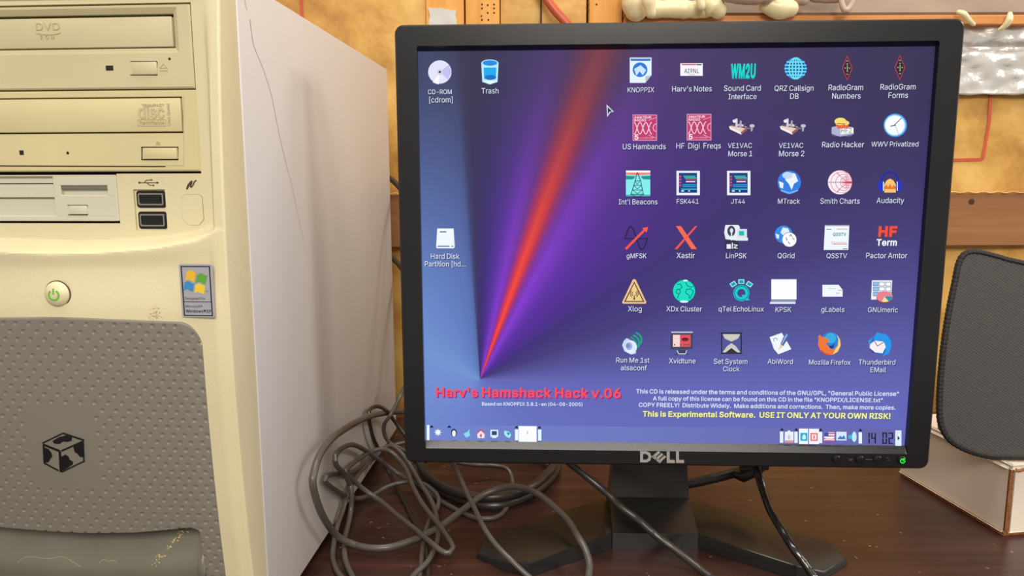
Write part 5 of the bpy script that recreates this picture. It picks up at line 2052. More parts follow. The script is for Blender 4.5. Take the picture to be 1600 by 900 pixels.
icon((1372, 267.5, 1409, 301.5), i_audacity, [('Audacity', 1369, 1412, 313)], 'icon of blue headphones round an orange shape')
icon((976, 354, 1012.5, 390), i_gmfsk, [('gMFSK', 979, 1010, 399)], 'icon of a dark wave with a red arrow')
icon((1054, 352.5, 1089.5, 390), i_xastir, [('Xastir', 1057, 1085.5, 399)], 'icon of a red X')
icon((1131.5, 351.5, 1168.5, 391), i_linpsk, [('LinPSK', 1134, 1166, 399)], 'icon of a small computer and antenna')
icon((1210.5, 352, 1245, 386), i_qgrid, [('QGrid', 1214.5, 1241, 399)], 'icon of a globe behind a white compass')
icon((1287, 351.5, 1327, 390.5), i_qsstv, [('QSSTV', 1291, 1323, 399)], 'icon of a white page with green letters')
icon((1369, 353, 1402, 384), i_hfterm, [('Pactor Amtor', 1353, 1417, 399)], 'icon of red letters over white letters')
icon((972, 436, 1010, 474.5), i_xlog, [('Xlog', 981, 1002.5, 482)], 'icon of a yellow warning triangle')
icon((1050.5, 436.5, 1087, 473), i_xdx, [('XDx Cluster', 1041, 1096.5, 482)], 'icon of a turquoise earth')
icon((1140, 436, 1176.5, 470), i_qtel, [('qTel EchoLinux', 1122.5, 1193, 482)], 'icon of a turquoise Q with three screens')
icon((1203, 436, 1244.5, 475), i_kpsk, [('KPSK', 1211.5, 1236, 483)], 'icon of a blank white window')
icon((1285, 445, 1316.5, 463.5), i_glabels, [('gLabels', 1283, 1319, 483)], 'icon of a small white label')
icon((1361, 438, 1394, 473), i_gnumeric, [('GNUmeric', 1355, 1401.5, 483)], 'icon of a table with a pie chart')
icon((972, 517, 1008, 554), i_speaker, [('Run Me 1st', 963, 1014.5, 562), ('alsaconf', 970, 1010.5, 574)], 'icon of a loudspeaker with green waves')
icon((1047, 518, 1083.5, 554), i_xvid, [('Xvidtune', 1045, 1086.5, 563)], 'icon of a screen showing an eye')
icon((1125.5, 519.5, 1160, 553), i_glass, [('Set System', 1115, 1167.5, 564), ('Clock', 1129.5, 1155, 575.5)], 'icon of an hourglass')
icon((1202.5, 520, 1236.5, 553.5), i_abi, [('AbiWord', 1199, 1238.5, 564)], 'icon of a white page with a pen')
icon((1278, 518, 1313.5, 554.5), i_fox, [('Mozilla Firefox', 1263.5, 1328.5, 565)], 'icon of an orange swirl round a blue ball')
icon((1356, 518.5, 1392.5, 556.5), i_bird, [('Thunderbird', 1341, 1398.5, 565), ('EMail', 1359.5, 1384, 577)], 'icon of a blue bird shape with an envelope')

p = Pic(0, 0, 1, 1)
p.text("Harv's Hamshack Hack v.06", 681, 970, 619.5, (250, 78, 92), 0.035, .95, (132, 40, 140), (1.6, 1.6), slope=2.0)
p.text('Based on KNOPPIX 3.8.1-en (04-08-2005)', 753, 910, 633.5, (214, 236, 255), 0.02, 1.0, slope=.8)
p.build('desktop_title', 'red title line with a small white line under it')
p = Pic(0, 0, 1, 1)
p.text('This CD is released under the terms and conditions of the GNU/GPL, "General Public License"', 994, 1404, 614.5, (222, 234, 250), 0.02, 1.0, slope=4)
p.text('A full copy of this license can be found on this CD in the file "KNOPPIX/LICENSE.txt"', 1020, 1379, 625.5, (222, 234, 250), 0.02, 1.0, slope=3)
p.text('COPY FREELY!  Distribute Widely.  Make additions and corrections.  Then, make more copies.', 998, 1399, 635.5, (222, 234, 250), 0.02, 1.0, slope=4.5)
p.text('This is Experimental Software.  USE IT ONLY AT YOUR OWN RISK!', 1004, 1391, 650.5, (244, 246, 140), 0.035, .98, (70, 80, 130), (.8, .8), slope=3.6)
p.build('licence_notice', 'three white lines and one yellow line of notice text')
p = Pic(947, 163, 960, 183)
p.poly([(.05, 0), (.95, .58), (.55, .62), (.12, 1)], (206, 214, 232))
p.poly([(.2, .22), (.72, .55), (.4, .58), (.22, .78)], (36, 34, 56))
p.build('mouse_pointer', 'white edged arrow pointer')

# taskbar
p = Pic(667, 662, 1411, 694)
q0, q1, q2, q3 = (667, 664.5), (1409.5, 671.5), (1409, 696), (667.5, 688.5)


def bar(x, f):
    """pixel on the taskbar strip: x in photo pixels, f 0 top .. 1 bottom"""
    k = (x - 667) / (1410 - 667)
    return x, (664 + 6 * k) + (24.5 + 0.5 * k) * f


def bpoly(pts, rgb):
    P = [mp(*bar(x, f)) for x, f in pts]
    y = -LAY * p.lay
    p.lay += 1
    p.b.add([(u, y, v) for u, v in P], [list(range(len(P)))], p.idx(rgb))


def brect(x0_, f0, x1_, f1, rgb):
    bpoly([(x0_, f0), (x1_, f0), (x1_, f1), (x0_, f1)], rgb)


for k_ in range(24):                                     # bar colour runs from light blue to slate blue
    xa, xb_ = 667 + 743 * k_ / 24, 667 + 743 * (k_ + 1) / 24
    f = k_ / 23
    p.lay = 1
    brect(xa, 0, xb_, 1, (int(114 - 12 * f), int(134 - 32 * f), int(206 - 36 * f)))
p.lay = 3
brect(667, 0.0, 671, .98, (232, 248, 255))
for x in (674.5, 702, 807, 843, 1221.5, 1244, 1282, 1344):
    bpoly([(x - 3, .16), (x - 1, .02), (x + 1, .02), (x + 3, .16)], (22, 26, 66))
for x in (807.5, 843.5, 1221, 1243.5, 1281.8, 1343.8):
    brect(x - 2.8, .22, x + 2.4, .92, (232, 246, 255))
brect(810.5, .0, 838.5, 1.0, (250, 252, 255))
p.text('1', 822.6, 825.4, 677.0, (120, 120, 120), 0.02, 1.0)
# gear-like star
bpoly([(684.5 + (6 if i % 2 == 0 else 3) * math.cos(PI * i / 8), .44 + (.24 if i % 2 == 0 else .13) * math.sin(PI * i / 8)) for i in range(16)], (240, 250, 255))
# a round white bird-like blob is simplified to a plain rounded badge
bpoly([(709.5 + 4.6 * math.cos(a), .46 + .26 * math.sin(a)) for a in [2 * PI * i / 16 for i in range(16)]], (36, 40, 70))
bpoly([(709.5 + 3 * math.cos(a), .5 + .2 * math.sin(a)) for a in [2 * PI * i / 16 for i in range(16)]], (234, 246, 250))
bpoly([(724, .52), (731, .38), (734, .2), (733.5, .48), (735.5, .6), (729, .76)], (130, 222, 240))
bpoly([(745.5, .45), (751.5, .22), (757.5, .45), (757, .78), (746.5, .78)], (240, 226, 232))
bpoly([(744.5, .46), (751.5, .2), (758.5, .46), (757, .5), (751.5, .3), (746, .5)], (214, 60, 80))
brect(750, .52, 753, .7, (180, 110, 130))
brect(766.5, .24, 778.5, .68, (226, 244, 250))
brect(768.5, .32, 776.5, .58, (50, 70, 100))
brect(769, .68, 776, .76, (226, 244, 250))
bpoly([(788, .28), (795, .34), (799, .56), (796, .76), (791, .66), (788, .52)], (160, 236, 244))
bpoly([(792, .36), (797, .46), (794, .6)], (20, 130, 150))
# right end
bpoly([(1225.5, .2), (1229, .2), (1232, .1), (1235, .2), (1239, .2), (1239, .86), (1225, .86)], (236, 240, 248))
bpoly([(1225.5, .74), (1239, .74), (1239, .9), (1225, .9)], (214, 150, 160))
brect(1230, .42, 1234, .66, (190, 206, 230))
brect(1247.5, .0, 1261.5, .96, (240, 250, 255))
brect(1263, .0, 1278.5, .96, (246, 244, 248))
brect(1249.5, .26, 1260.5, .76, (24, 176, 200))
bpoly([(1252.5, .66), (1252.5, .5), (1254, .36), (1256.5, .36), (1258, .5), (1258, .66)], (220, 244, 250))
brect(1265, .26, 1276.5, .76, (226, 110, 118))
brect(1267, .34, 1274.5, .68, (250, 226, 230))
brect(1270, .4, 1271.6, .62, (200, 60, 80))
brect(1286, .2, 1302.5, .74, (236, 230, 240))
for f in (.24, .4, .56, .7):
    brect(1286, f, 1302.5, f + .07, (206, 70, 90))
brect(1286, .2, 1293, .46, (70, 80, 160))
brect(1288, .5, 1301, .6, (240, 246, 255))
brect(1305, .16, 1321, .7, (214, 236, 255))
bpoly([(1306.5, .62), (1311, .4), (1314, .5), (1317, .36), (1319.5, .62)], (60, 120, 200))
bpoly([(1324, .36), (1328, .36), (1333, .1), (1333, .84), (1328, .58), (1324, .58)], (60, 190, 220))
bpoly([(1333 + 3.5 * math.cos(a), .46 + .32 * math.sin(a)) for a in [2 * PI * i / 16 for i in range(16)]], (190, 236, 246))
SEG = {'0': 'abcdef', '1': 'bc', '2': 'abged', '4': 'fgbc'}


def lcd(ch, x0_, x1_, f0, f1, col=(24, 26, 50)):
    w_, t_, fm = 2.2, .07, (f0 + f1) / 2
    R_ = {'a': (x0_, f0, x1_, f0 + t_), 'd': (x0_, f1 - t_, x1_, f1), 'g': (x0_, fm - t_ / 2, x1_, fm + t_ / 2),
          'b': (x1_ - w_, f0, x1_, fm - .02), 'c': (x1_ - w_, fm + .02, x1_, f1), 'f': (x0_, f0, x0_ + w_, fm - .02), 'e': (x0_, fm + .02, x0_ + w_, f1)}
    for q_ in SEG[ch]:
        brect(*R_[q_], col)


lcd('1', 1351.5, 1357, .2, .86)
lcd('4', 1359, 1366.5, .2, .86)
lcd('0', 1376, 1383.5, .16, .88)
lcd('2', 1385.5, 1393, .16, .88)
brect(1396, .02, 1405.5, .98, (222, 238, 255))
bpoly([(1399.5, .36), (1403, .5), (1399.5, .64)], (36, 40, 70))
p.build('taskbar', 'blue taskbar with small icons and the clock')

# --- logo on the lower frame
b = MB()
YL = YB


def frame_text(txt, xl, xr, ybase, bold, sy):
    vs, fs, w = text_geo(txt, bold, 0.05)
    p_, q_ = mp(xl, ybase, YL), mp(xr, ybase, YL)
    k = (q_[0] - p_[0]) / w
    b.add([(p_[0] + X * k, YL - 0.0005 - Z * 0.01, p_[1] + Y * k * sy) for X, Y, Z in vs], fs)


def fpoly(pts):
    P = [mp(x_, y_, YL) for x_, y_ in pts]
    b.prism(P, 0, 0.001, lambda u, v, w: (u, YL - w, v))


# D
fpoly([(1000, 705), (1004.5, 705), (1004.5, 721.5), (1000, 721.5)])
outD = [(1004.5, 705), (1010, 705), (1015.5, 707.5), (1017.5, 713), (1015.5, 719), (1010, 721.7), (1004.5, 721.5)]
inD = [(1004.5, 708.5), (1009, 708.5), (1012, 710.5), (1013, 713.2), (1012, 716.2), (1009, 718.2), (1004.5, 718.2)]
for i in range(6):
    fpoly([outD[i], outD[i + 1], inD[i + 1], inD[i]])
# tilted E
for k in range(3):
    ox, oy = 4.6 * k, 3.4 * k
    fpoly([(1018 + ox, 713.4 + oy), (1028.5 + ox, 704.4 + oy), (1031.5 + ox, 706.2 + oy), (1021 + ox, 715.6 + oy)])
fpoly([(1018, 713.2), (1021, 711), (1033.5, 720.5), (1030.4, 723)])
# L L
for x_ in (1041.5, 1056):
    fpoly([(x_, 705.3), (x_ + 4.5, 705.3), (x_ + 4.5, 722.5), (x_, 722.5)])
    fpoly([(x_ + 4.5, 718.6), (x_ + 12.5, 718.8), (x_ + 12.5, 722.7), (x_ + 4.5, 722.5)])
o = b.build('brand_logo', M['silver'], mon)
o['label'] = 'silver capital letters on the lower frame'

# --- buttons
for i, (px, py) in enumerate(((1307, 717), (1343.5, 717.5), (1371, 717.5), (1408.5, 718))):
    x, z = mp(px, py, YB)
    b = MB()
    r_ = 0.0033
    b.lathe([(r_ + 0.0005, 0.0), (r_ + 0.0005, 0.0003), (r_, 0.0003), (r_, 0.0002)], (x, YB, z), Vector((1, 0, 0)), Vector((0, 0, 1)), Vector((0, -1, 0)), 28)
    b.lathe([(r_ - 0.0003, 0.0001), (r_ - 0.0005, 0.0010), (r_ - 0.0011, 0.0015), (0.0004, 0.0017)], (x, YB, z), Vector((1, 0, 0)), Vector((0, 0, 1)), Vector((0, -1, 0)), 28)
    bt = b.build('power_button' if i == 3 else 'menu_button', M['gloss'], mon)
    if i == 3:
        b = MB()
        yy = YB - 0.0019
        arc = [(x + 0.0015 * math.sin(math.radians(a)), z - 0.0003 + 0.0015 * math.cos(math.radians(a))) for a in range(75, 391, 15)]
        b.tube([(u, yy, v) for u, v in arc], 0.00032, 8)
        b.tube([(x - 0.0001, yy, z - 0.0004), (x + 0.0004, yy, z + 0.0002), (x + 0.0015, yy, z + 0.0018)], 0.00032, 8)
        o = b.build('power_light', em((50, 235, 60), 1.2), bt)
        o['label'] = 'glowing green power symbol'
b = MB()


def fline(pts, w=0.00022):
    b.tube([(*mp(x_, y_, YB)[:1], YB - 0.0001, mp(x_, y_, YB)[1]) for x_, y_ in pts], w, 6)


fline([(1351, 717.8), (1363, 717.8)])
fline([(1325, 716), (1328, 718), (1332, 717)])
fline([(1326, 719), (1331, 719.5)])
fline([(1385, 715.5), (1388, 715), (1389, 717)])
fline([(1386, 718.6), (1390, 719.6)])
b.build('button_symbol', M['mark'], mon)

# --- stand
zT = 0.0125


def mz(px, py, z):
    p_ = MF.local(on_z(px, py, z))
    return p_.x, p_.y


pc = [mz(957, 857.5, 0.0), mz(1090, 858.5, 0.0)]
yfN = (pc[0][1] + pc[1][1]) / 2
xl_, xr_ = pc[0][0], pc[1][0]
# neck: front block, sloping apron, upright
b = MB()
nkL = lambda s: xl_ + s
prof = [(yfN, 0.0, 0.0), (yfN, zT, 0.0), (yfN + 0.034, 0.0262, 0.0008), (yfN + 0.036, 0.075, 0.005), (yfN + 0.036, 0.15, 0.010), (yfN + 0.052, 0.15, 0.010), (yfN + 0.062, 0.03, 0.002), (yfN + 0.07, 0.0, 0.0)]
vs = []
for y, z, s in prof:
    vs += [(xl_ + s, y, z), (xr_ - s, y, z)]
n = len(prof)
fs = [(2 * i, 2 * i + 1, 2 * ((i + 1) % n) + 1, 2 * ((i + 1) % n)) for i in range(n)]
fs += [[2 * i for i in range(n)], [2 * i + 1 for i in range(n)][::-1]]
b.add(vs, fs)
stand = b.build('stand_neck', M['blackg'], mon)


def leg(outline, hts, label=None):
    """outline: local (x,y) round the leg at its top edge; hts: top heights; straight sides to the table"""
    b = MB()
    n = len(outline)
    c = Vector((sum(p_[0] for p_ in outline) / n, sum(p_[1] for p_ in outline) / n))
    bm = bmesh.new()
    lo = [bm.verts.new((x_, y_, 0.0003)) for x_, y_ in outline]
    hi = [bm.verts.new((x_ + (c.x - x_) * 0.012, y_ + (c.y - y_) * 0.03, h)) for (x_, y_), h in zip(outline, hts)]
    bm.faces.new(lo[::-1])
    top = bm.faces.new(hi)
    for i in range(n):
        bm.faces.new((lo[i], lo[(i + 1) % n], hi[(i + 1) % n], hi[i]))
    bmesh.ops.recalc_face_normals(bm, faces=list(bm.faces))
    bmesh.ops.bevel(bm, geom=list(top.edges), offset=0.0012, segments=3, affect='EDGES', profile=0.5)
    bmesh.ops.triangulate(bm, faces=[f for f in bm.faces if len(f.verts) > 4])
    b.bm(bm, 0, True)
    return b.build('stand_leg', M['blackg'], mon)


Lh = 0.0125
lp = [(xl_ + 0.002, yfN + 0.002), mz(822, 897, 0.0), mz(790, 893, 0.0), mz(744, 872, 0.0), mz(757, 838, 0.009), mz(864, 802, Lh), mz(944, 777, Lh), (xl_ + 0.002, yfN + 0.055)]
lp[1] = mz(826, 880, 0.011)
leg(lp, [Lh, 0.0105, 0.007, 0.003, 0.0085, Lh, Lh, Lh])
rp_ = [(xr_ - 0.002, yfN + 0.002), mz(1246, 884, 0.011), mz(1290, 900, 0.002), mz(1325, 876, 0.003), mz(1303, 847, 0.009), mz(1190, 812, Lh), mz(1086, 780, Lh), (xr_ - 0.002, yfN + 0.055)]
leg(rp_, [Lh, 0.0105, 0.004, 0.003, 0.0085, Lh, Lh, Lh])

# ------------------------------------------------------------------ white box and mouse pad
A0 = on_z(1569, 838, 0.0)
B0 = on_z(1408, 742, 0.0)
dB = (B0 - A0)
LB = dB.length
dB.normalize()
eB = Vector((-dB.y, dB.x, 0)) * -1
if eB.x < 0:
    eB = -eB
d_ = ray(1567, 728)
tt = (A0 - CAM).dot(Vector((0, 1, 0))) / d_.y
HB = (CAM + d_ * tt).z
WB = 0.17
box = thing('cardboard_box', 'white cardboard box with raw brown edges, right of the monitor under the black pad', 'box', A0)


def bl(u, v, z):
    """box coordinates: u along the left side going back, v to the right"""
    return dB * u + eB * v + Vector((0, 0, z))


def bbox(b, u0, u1, v0, v1, z0, z1, r=0.0015, mi=0):
    bm = bmesh.new()
    bmesh.ops.create_cube(bm, size=1)
    for v in bm.verts:
        v.co = bl((u0 + u1) / 2 + v.co.x * (u1 - u0), (v0 + v1) / 2 + v.co.y * (v1 - v0), (z0 + z1) / 2 + v.co.z * (z1 - z0))
    if r:
        bmesh.ops.bevel(bm, geom=list(bm.edges), offset=r, segments=2, affect='EDGES', profile=0.5)
    b.bm(bm, mi, True)


b = MB()
bbox(b, 0.0035, LB, 0.0, WB, 0.003, HB - 0.003, 0.0018)
body = b.build('body', M['white_card'], box)
b = MB()
bbox(b, 0.001, LB, 0.0015, WB, HB - 0.0032, HB, 0.0012)
b.build('lid', M['white_card'], box)
b = MB()
bbox(b, 0.0, 0.0034, 0.004, WB, 0.0028, HB - 0.004, 0.0006)
b.build('front_flap', M['white_card'], box)
b = MB()


def zig(p, q, n, amp, r, dirv):
    pts_ = []
    for i in range(n * 4 + 1):
        f = i / (n * 4)
        pts_.append(p + (q - p) * f + dirv * (amp * math.sin(f * n * 2 * PI)))
    b.tube(pts_, r, 5)


up_ = Vector((0, 0, 1))
for off in (0.0008, 0.0030):
    b.tube([bl(0.0005, off, 0.004), bl(0.0005, off, HB - 0.005)], 0.0006, 6)
zig(bl(0.0004, 0.0019, 0.004), bl(0.0004, 0.0019, HB - 0.005), 22, 0.0009, 0.0005, eB)
for zz in (0.0006, 0.0029):
    b.tube([bl(0.0, -0.0004, zz), bl(LB, -0.0004, zz)], 0.0005, 6)
zig(bl(0.0, 0.0, 0.0017), bl(LB, 0.0, 0.0017), 70, 0.0007, 0.0005, up_)
bbox(b, 0.001, LB - 0.001, 0.0004, WB - 0.001, 0.0, 0.003, 0)
bbox(b, 0.0015, 0.004, 0.001, 0.004, 0.003, HB - 0.003, 0)
b.tube([bl(0.0, 0.004, HB - 0.0035), bl(-0.0004, 0.007, HB - 0.0042), bl(0.0, 0.011, HB - 0.0036), bl(0.0004, 0.016, HB - 0.003)], 0.0013, 8)
b.build('corrugated_edge', M['corr'], box)
# yellowish cardboard flap behind, seen between pad and monitor
b = MB()
bbox(b, LB * 0.66, LB * 0.66 + 0.003, 0.003, WB - 0.01, HB, HB + 0.02, 0.0005)
fl = b.build('inner_flap', mat('kraft_card', (196, 140, 70), 0.7), box)

# mouse pad standing on the box, leaning back
P0 = on_z(1600, 721, HB)
tiltA = math.radians(11)
pn_x = Vector((math.cos(-0.05), math.sin(-0.05), 0))
pn_z = (Vector((0, 0, 1)) * math.cos(tiltA) + Vector((-pn_x.y, pn_x.x, 0)) * math.sin(tiltA))
pn_y = pn_z.cross(pn_x)
pad = thing('mouse_pad', 'black cloth mouse pad with stitched edge standing on the white box', 'mouse pad', P0)


def on_pad(px, py):
    d = ray(px, py)
    n_ = pn_y
    t_ = (P0 - CAM).dot(n_) / d.dot(n_)
    q = CAM + d * t_ - P0
    return q.dot(pn_x), q.dot(pn_z)


outp = [(1600, 412), (1560, 402), (1532, 395), (1516, 394), (1505, 399), (1498, 412), (1492, 440), (1482, 490), (1474, 545), (1469, 600), (1468, 645), (1472, 668), (1483, 686), (1500, 698), (1522, 707), (1548, 713), (1575, 716.5), (1600, 718)]
Lh_ = [on_pad(*q) for q in outp]
zmin_ = min(q[1] for q in Lh_)
zmid = (Lh_[0][1] + Lh_[-1][1]) / 2
xr2 = Lh_[0][0] + 0.11
right = [(xr2 - 0.004, Lh_[-1][1] + 0.004), (xr2, Lh_[-1][1] + 0.02), (xr2 + 0.002, zmid), (xr2, Lh_[0][1] - 0.03), (xr2 - 0.006, Lh_[0][1] - 0.022)]
zl = 0.0016
loop = spline(Lh_ + right, 0.003, closed=True)
loop = [(x_, max(z_, 0.0034)) for x_, z_ in loop]


def padp(x_, z_, w):
    return pn_x * x_ + pn_z * z_ - pn_y * w


b = MB()
b.prism(loop, -0.0015, 0.0015, lambda u, v, w: padp(u, v, w))
cl_m = bpy.data.materials.new('pad_cloth')
cl_m.use_nodes = True
nt2 = cl_m.node_tree
bb = nt2.nodes['Principled BSDF']
bb.inputs['Roughness'].default_value = 0.75
tc2 = nt2.nodes.new('ShaderNodeTexCoord')
mp2 = nt2.nodes.new('ShaderNodeMapping')
mp2.inputs['Rotation'].default_value = (0, math.radians(-35), 0)
nt2.links.new(tc2.outputs['Object'], mp2.inputs['Vector'])
wv = nt2.nodes.new('ShaderNodeTexWave')
wv.wave_type = 'BANDS'
wv.bands_direction = 'Z'
wv.inputs['Scale'].default_value = 170
wv.inputs['Distortion'].default_value = 3.0
wv.inputs['Detail'].default_value = 2
wv.inputs['Detail Scale'].default_value = 3
nt2.links.new(mp2.outputs[0], wv.inputs['Vector'])
rr2 = nt2.nodes.new('ShaderNodeValToRGB')
rr2.color_ramp.elements[0].color = lin((52, 49, 49))
rr2.color_ramp.elements[1].color = lin((80, 76, 75))
nt2.links.new(wv.outputs['Fac'], rr2.inputs['Fac'])
nt2.links.new(rr2.outputs['Color'], bb.inputs['Base Color'])
b.build('cloth', cl_m, pad)
b = MB()
tot = 0
rr_ = []
pts_ = []
fine = spline(loop, 0.0007, closed=True)
for i, (x_, z_) in enumerate(fine):
    pts_.append(padp(x_, z_, 0.0))
    rr_.append(0.0022 + 0.0004 * abs(math.sin(i * 0.75)))
b.tube(pts_, 0, 8, closed=True, rr=rr_)
o = b.build('stitched_edge', mat('black_thread', (30, 27, 25), 0.7), pad)
o['label'] = 'overlocked black thread border'

# ------------------------------------------------------------------ cables
def trace(P, r, off=None, lift=None, step=5.0, sm=7):
    """pixel path -> points in space: on the table (z = lift) or, left of the tower's foot line, just right of its side panel.
    P: (px, py) or (px, py, z)"""
    lift = r if lift is None else lift
    off = (r + 0.002) if off is None else off
    Q = [(p_[0], p_[1], p_[2] if len(p_) > 2 else lift) for p_ in P]
    S_ = spline([(a, c, z_ * 1000) for a, c, z_ in Q], step)
    ts, raws = [], []
    for a, c, zz in S_:
        d = ray(a, c)
        t_ = (max(zz / 1000, r) - CAM.z) / d.z if d.z < 0 else 9
        q = TF.local(CAM + d * t_)
        if q.x < off and q.y < TL + 0.03:
            den = d.dot(TF.x)
            t2 = (off - (CAM - TF.loc).dot(TF.x)) / den
            if 0 < t2 < t_:
                t_ = t2
        raws.append(t_)
    n_ = len(raws)
    for i in range(n_):
        lo_, hi_ = max(0, i - sm), min(n_, i + sm + 1)
        ts.append(min(raws[i], sum(raws[lo_:hi_]) / (hi_ - lo_)))
    return [CAM + ray(a, c) * t_ for (a, c, _), t_ in zip(S_, ts)]


def cable(name, label, P, r, m, **kw):
    b = MB()
    pts_ = trace(P, r, **kw)
    grow = []
    for end in (0, -1):                                  # carry on past the frame: over the table, or on behind the monitor
        if P[end][1] > 899:
            p0 = pts_[end]
            d = p0 - pts_[3 if end == 0 else -4]
            d = Vector((d.x * 0.5, -abs(d.y) - 0.002, 0)).normalized()
            grow.append([Vector((p0.x + d.x * k * (1 + 1.5 * k), p0.y + d.y * k, max(r, p0.z - 0.3 * k))) for k in (0.02, 0.05, 0.1, 0.16, 0.22, 0.28, 0.34, 0.39)])
        elif P[end][1] < 735 and P[end][0] < 720:
            p0 = pts_[end]
            grow.append([p0 + Vector((0.012 * k, 0.012 * k, -0.0006 * k)) for k in (1, 2, 3, 4)])
        else:
            grow.append([])
    pts_ = grow[0][::-1] + pts_ + grow[1]
    for q in pts_:
        q.z = max(q.z, r)
    pts_ = [Vector(q) for q in spline([tuple(q) for q in pts_], 0.004)]
    for q in pts_:
        q.z = max(q.z, r * 0.98)
    b.tube(pts_, r, 12)
    return tag(b.build(name, m), label, 'cable', 'cables lying round the monitor stand')


# big loop arching against the tower and running under the monitor to the front
cable('cable', 'thick grey cable in the widest loop, arching up the tower side',
      [(642, 643, .045), (628, 643, .045), (598, 646, .04), (573, 652, .03), (542, 668), (517, 687), (499, 712), (490, 741), (489, 758), (496, 786), (508, 813), (528, 838), (551, 850, .007), (578, 856, .007), (608, 855, .007), (636, 847, .007),
       (654, 840, .007), (676, 829, .008), (693, 819, .009), (729, 792, .014), (755, 773, .02), (782, 763, .024), (800, 760, .026), (824, 764, .028), (844, 774, .028), (867, 793, .026), (887, 813, .022), (904, 840, .02), (915, 860, .015), (921, 882, .009), (919, 905, .004)],
      0.0026, M['cable'], off=0.012)
# long coil lying on the table, knotted at the tower
cable('cable', 'grey cable making the pointed loop that tips towards the stand leg',
      [(700, 720, .03), (735, 726, .02), (773, 728, .012), (791, 732, .008), (799, 744, .006), (801, 769, .005), (793, 791), (778, 807), (756, 810), (736, 807), (713, 796), (688, 782), (662, 763), (635, 748, .006), (614, 735, .01), (595, 720, .016), (573, 705, .02), (558, 697, .02), (547, 695), (533, 701), (524, 712), (525, 726),
       (536, 738), (555, 753, .02), (569, 765, .018), (596, 784, .016), (622, 806, .014), (649, 827, .013), (676, 850, .012), (690, 861, .011), (702, 864, .010), (708, 857, .010), (702, 843, .012), (686, 820, .014), (672, 803, .016), (658, 784, .018), (645, 760, .02), (635, 735, .024), (625, 720, .026), (609, 705, .028),
       (592, 702, .028), (573, 709, .025), (555, 721), (540, 735), (541, 745), (547, 757), (550, 776), (546, 811), (539, 840), (538, 861, .006), (542, 882, .004), (553, 905, .003)],
      0.0020, M['cable'], off=0.008)
cable('cable', 'grey cable with the small bent loop lowest on the tower side',
      [(640, 690, .02), (620, 694, .022), (604, 700, .022), (592, 707, .022), (580, 717, .02), (567, 727, .018), (550, 737), (531, 740), (514, 742), (507, 750), (516, 760), (540, 775), (558, 779, .004), (572, 776, .005), (587, 771, .006), (604, 761, .007), (622, 755, .008), (640, 753, .009), (661, 756, .010), (677, 767, .010), (685, 778, .010),
       (683, 795, .008), (672, 811, .006), (665, 829, .004), (660, 854), (658, 882), (655, 905)],
      0.0019, M['cable'], off=0.004)
cable('cable', 'thin dark cable rising in a narrow hoop beside the monitor frame',
      [(640, 690, .03), (628, 674, .04), (617, 659, .05), (604, 642, .06), (592, 635, .06), (583, 636, .06), (576, 645, .055), (578, 664, .045), (584, 687, .03), (590, 699, .022), (594, 713, .014), (603, 730, .008), (612, 747, .004), (622, 765), (635, 790), (647, 815), (660, 832), (665, 854), (668, 879), (669, 905)],
      0.0018, M['cableb'], off=0.006)
cable('cable', 'grey cable hanging from behind the frame into a hook beside the narrow hoop',
      [(640, 590, .09), (632, 605, .08), (625, 620, .075), (618, 634, .068), (609, 650, .06), (601, 662, .052), (600, 676, .042), (607, 690, .032), (620, 698, .026), (632, 704, .02), (650, 716, .012)],
      0.0019, M['cable'], off=0.005)
cable('cable', 'grey cable running from the tower foot under the monitor and back',
      [(536, 905, .003), (526, 891), (520, 872), (521, 854), (526, 825), (535, 799), (541, 777), (553, 751), (564, 735), (580, 719, .02), (594, 706, .03), (602, 699, .032), (610, 696, .032), (623, 704, .03), (637, 721, .026), (651, 745, .018), (660, 760, .015), (672, 779, .012), (679, 795, .011), (683, 815, .010), (684, 840, .006), (677, 861, .006), (667, 879, .006), (649, 896, .004), (640, 908, .003)],
      0.0020, M['cable'], off=0.0045)
cable('cable', 'grey cable dropping steeply from the frame over the left stand leg',
      [(700, 706, .06), (709, 726, .052), (718, 744, .046), (729, 769, .04), (740, 791, .034), (756, 824, .026), (773, 849, .022), (796, 873, .017), (824, 899, .008), (845, 915, .004)],
      0.0019, M['cable'])
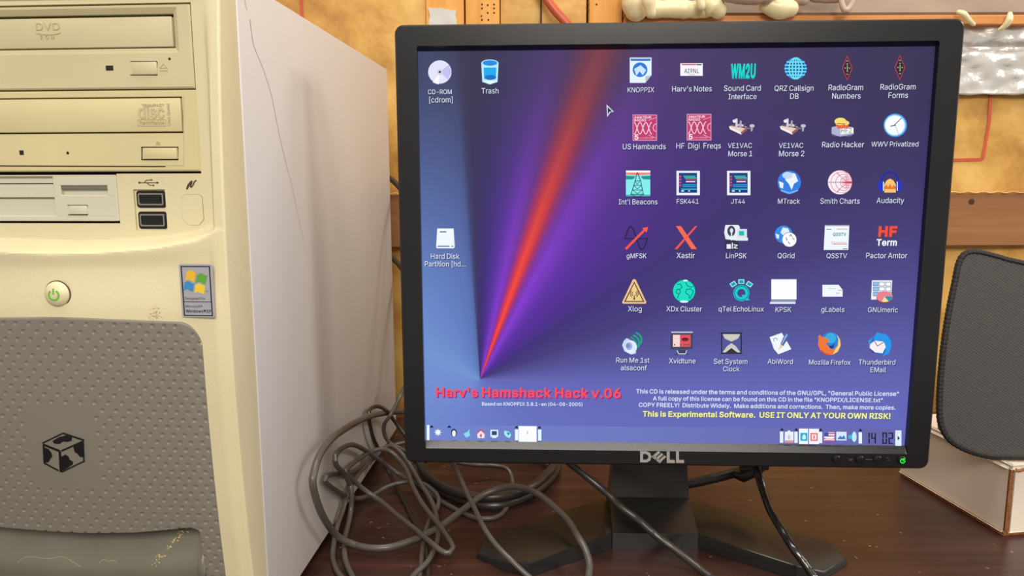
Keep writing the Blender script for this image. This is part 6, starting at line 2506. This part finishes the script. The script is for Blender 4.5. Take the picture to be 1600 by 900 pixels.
# coil of thick black cable under the screen
c1 = [(657, 726), (669, 744), (696, 762), (729, 773), (762, 777), (796, 773), (829, 762), (851, 744), (864, 727)]
c2 = [(649, 727), (662, 749), (696, 770), (729, 783), (764, 790), (796, 786), (836, 768), (860, 747), (871, 727)]
b = MB()
path = []
for cc, zz in ((c1, 0.0125), (c2, 0.0044)):
    A = [on_z(a, c, zz) for a, c in cc]
    mid = (A[0] + A[-1]) / 2
    half = (A[-1] - A[0]).length / 2
    path += A
    path += [Vector((mid.x + half * math.cos(q), mid.y + half * 0.8 * math.sin(q), zz)) for q in (0.5, 1.1, 1.7, 2.3, 2.8)]
path = path[:-2]
b.tube([Vector(q) for q in spline([tuple(q) for q in path], 0.004)], 0.0040, 12)
tag(b.build('cable_coil', M['cableb']), 'coil of thick black cable lying on the table under the screen', 'cable')
cable('cable', 'thick black cable slanting down in front of the stand neck',
      [(868, 706, .075), (891, 724, .064), (916, 744, .054), (949, 771, .043), (971, 793, .036), (998, 813, .029), (1024, 836, .021), (1051, 856, .014), (1082, 880, .007), (1112, 903, .003)],
      0.0028, M['cableb'], step=4)
zc_ = cable('cable', 'glossy black cable hanging from the frame over the right stand leg',
            [(1180, 722, .062), (1184, 740, .054), (1193, 769, .045), (1204, 798, .037), (1222, 829, .029), (1240, 858, .023), (1258, 882, .015), (1274, 905, .008)],
            0.0029, mat('shiny_black_cable', (30, 27, 25), 0.2, spec=0.7), step=4)
cable('cable', 'black cable running level from the stand neck to the plug under the frame',
      [(1060, 758, .03), (1080, 755, .031), (1113, 748, .033), (1147, 739, .036), (1166, 733, .04), (1176, 724, .05)], 0.0039, M['plug'], step=4)
b = MB()
q = on_z(1172, 741, 0.04)
b.tube([q + Vector((-0.012, 0.004, -0.001)), q + Vector((-0.006, 0.002, -0.002)), q + Vector((0.004, 0.0, 0.004)), q + Vector((0.011, 0.0, 0.010))], 0, 16, rr=[0.0034, 0.0056, 0.0058, 0.0045])
b.tube([q + Vector((-0.008, 0.002, 0.004)), q + Vector((0.002, 0.0, 0.006)), q + Vector((0.014, 0.001, 0.007))], 0, 12, rr=[0.003, 0.005, 0.0035])
tag(b.build('cable_plug', M['plug']), 'lumpy black plug under the lower frame, right of the neck', 'plug')
# cables behind the monitor to the back of the tower
for lab, pts_ in (('black cable behind the monitor, upper one in the gap beside the tower', [(-0.155, 0.80, 0.29), (-0.14, 0.81, 0.285), (-0.118, 0.79, 0.27), (-0.09, 0.74, 0.24), (-0.03, 0.70, 0.20), (0.05, 0.66, 0.18)]),
                  ('black cable behind the monitor, lower one in the gap beside the tower', [(-0.155, 0.80, 0.20), (-0.14, 0.81, 0.198), (-0.118, 0.79, 0.185), (-0.09, 0.74, 0.15), (-0.03, 0.70, 0.12), (0.05, 0.66, 0.10)])):
    b = MB()
    b.tube([Vector(q_) for q_ in spline(pts_, 0.005)], 0.003, 12)
    tag(b.build('cable', M['cableb']), lab, 'cable', 'cables in the gap behind the monitor')
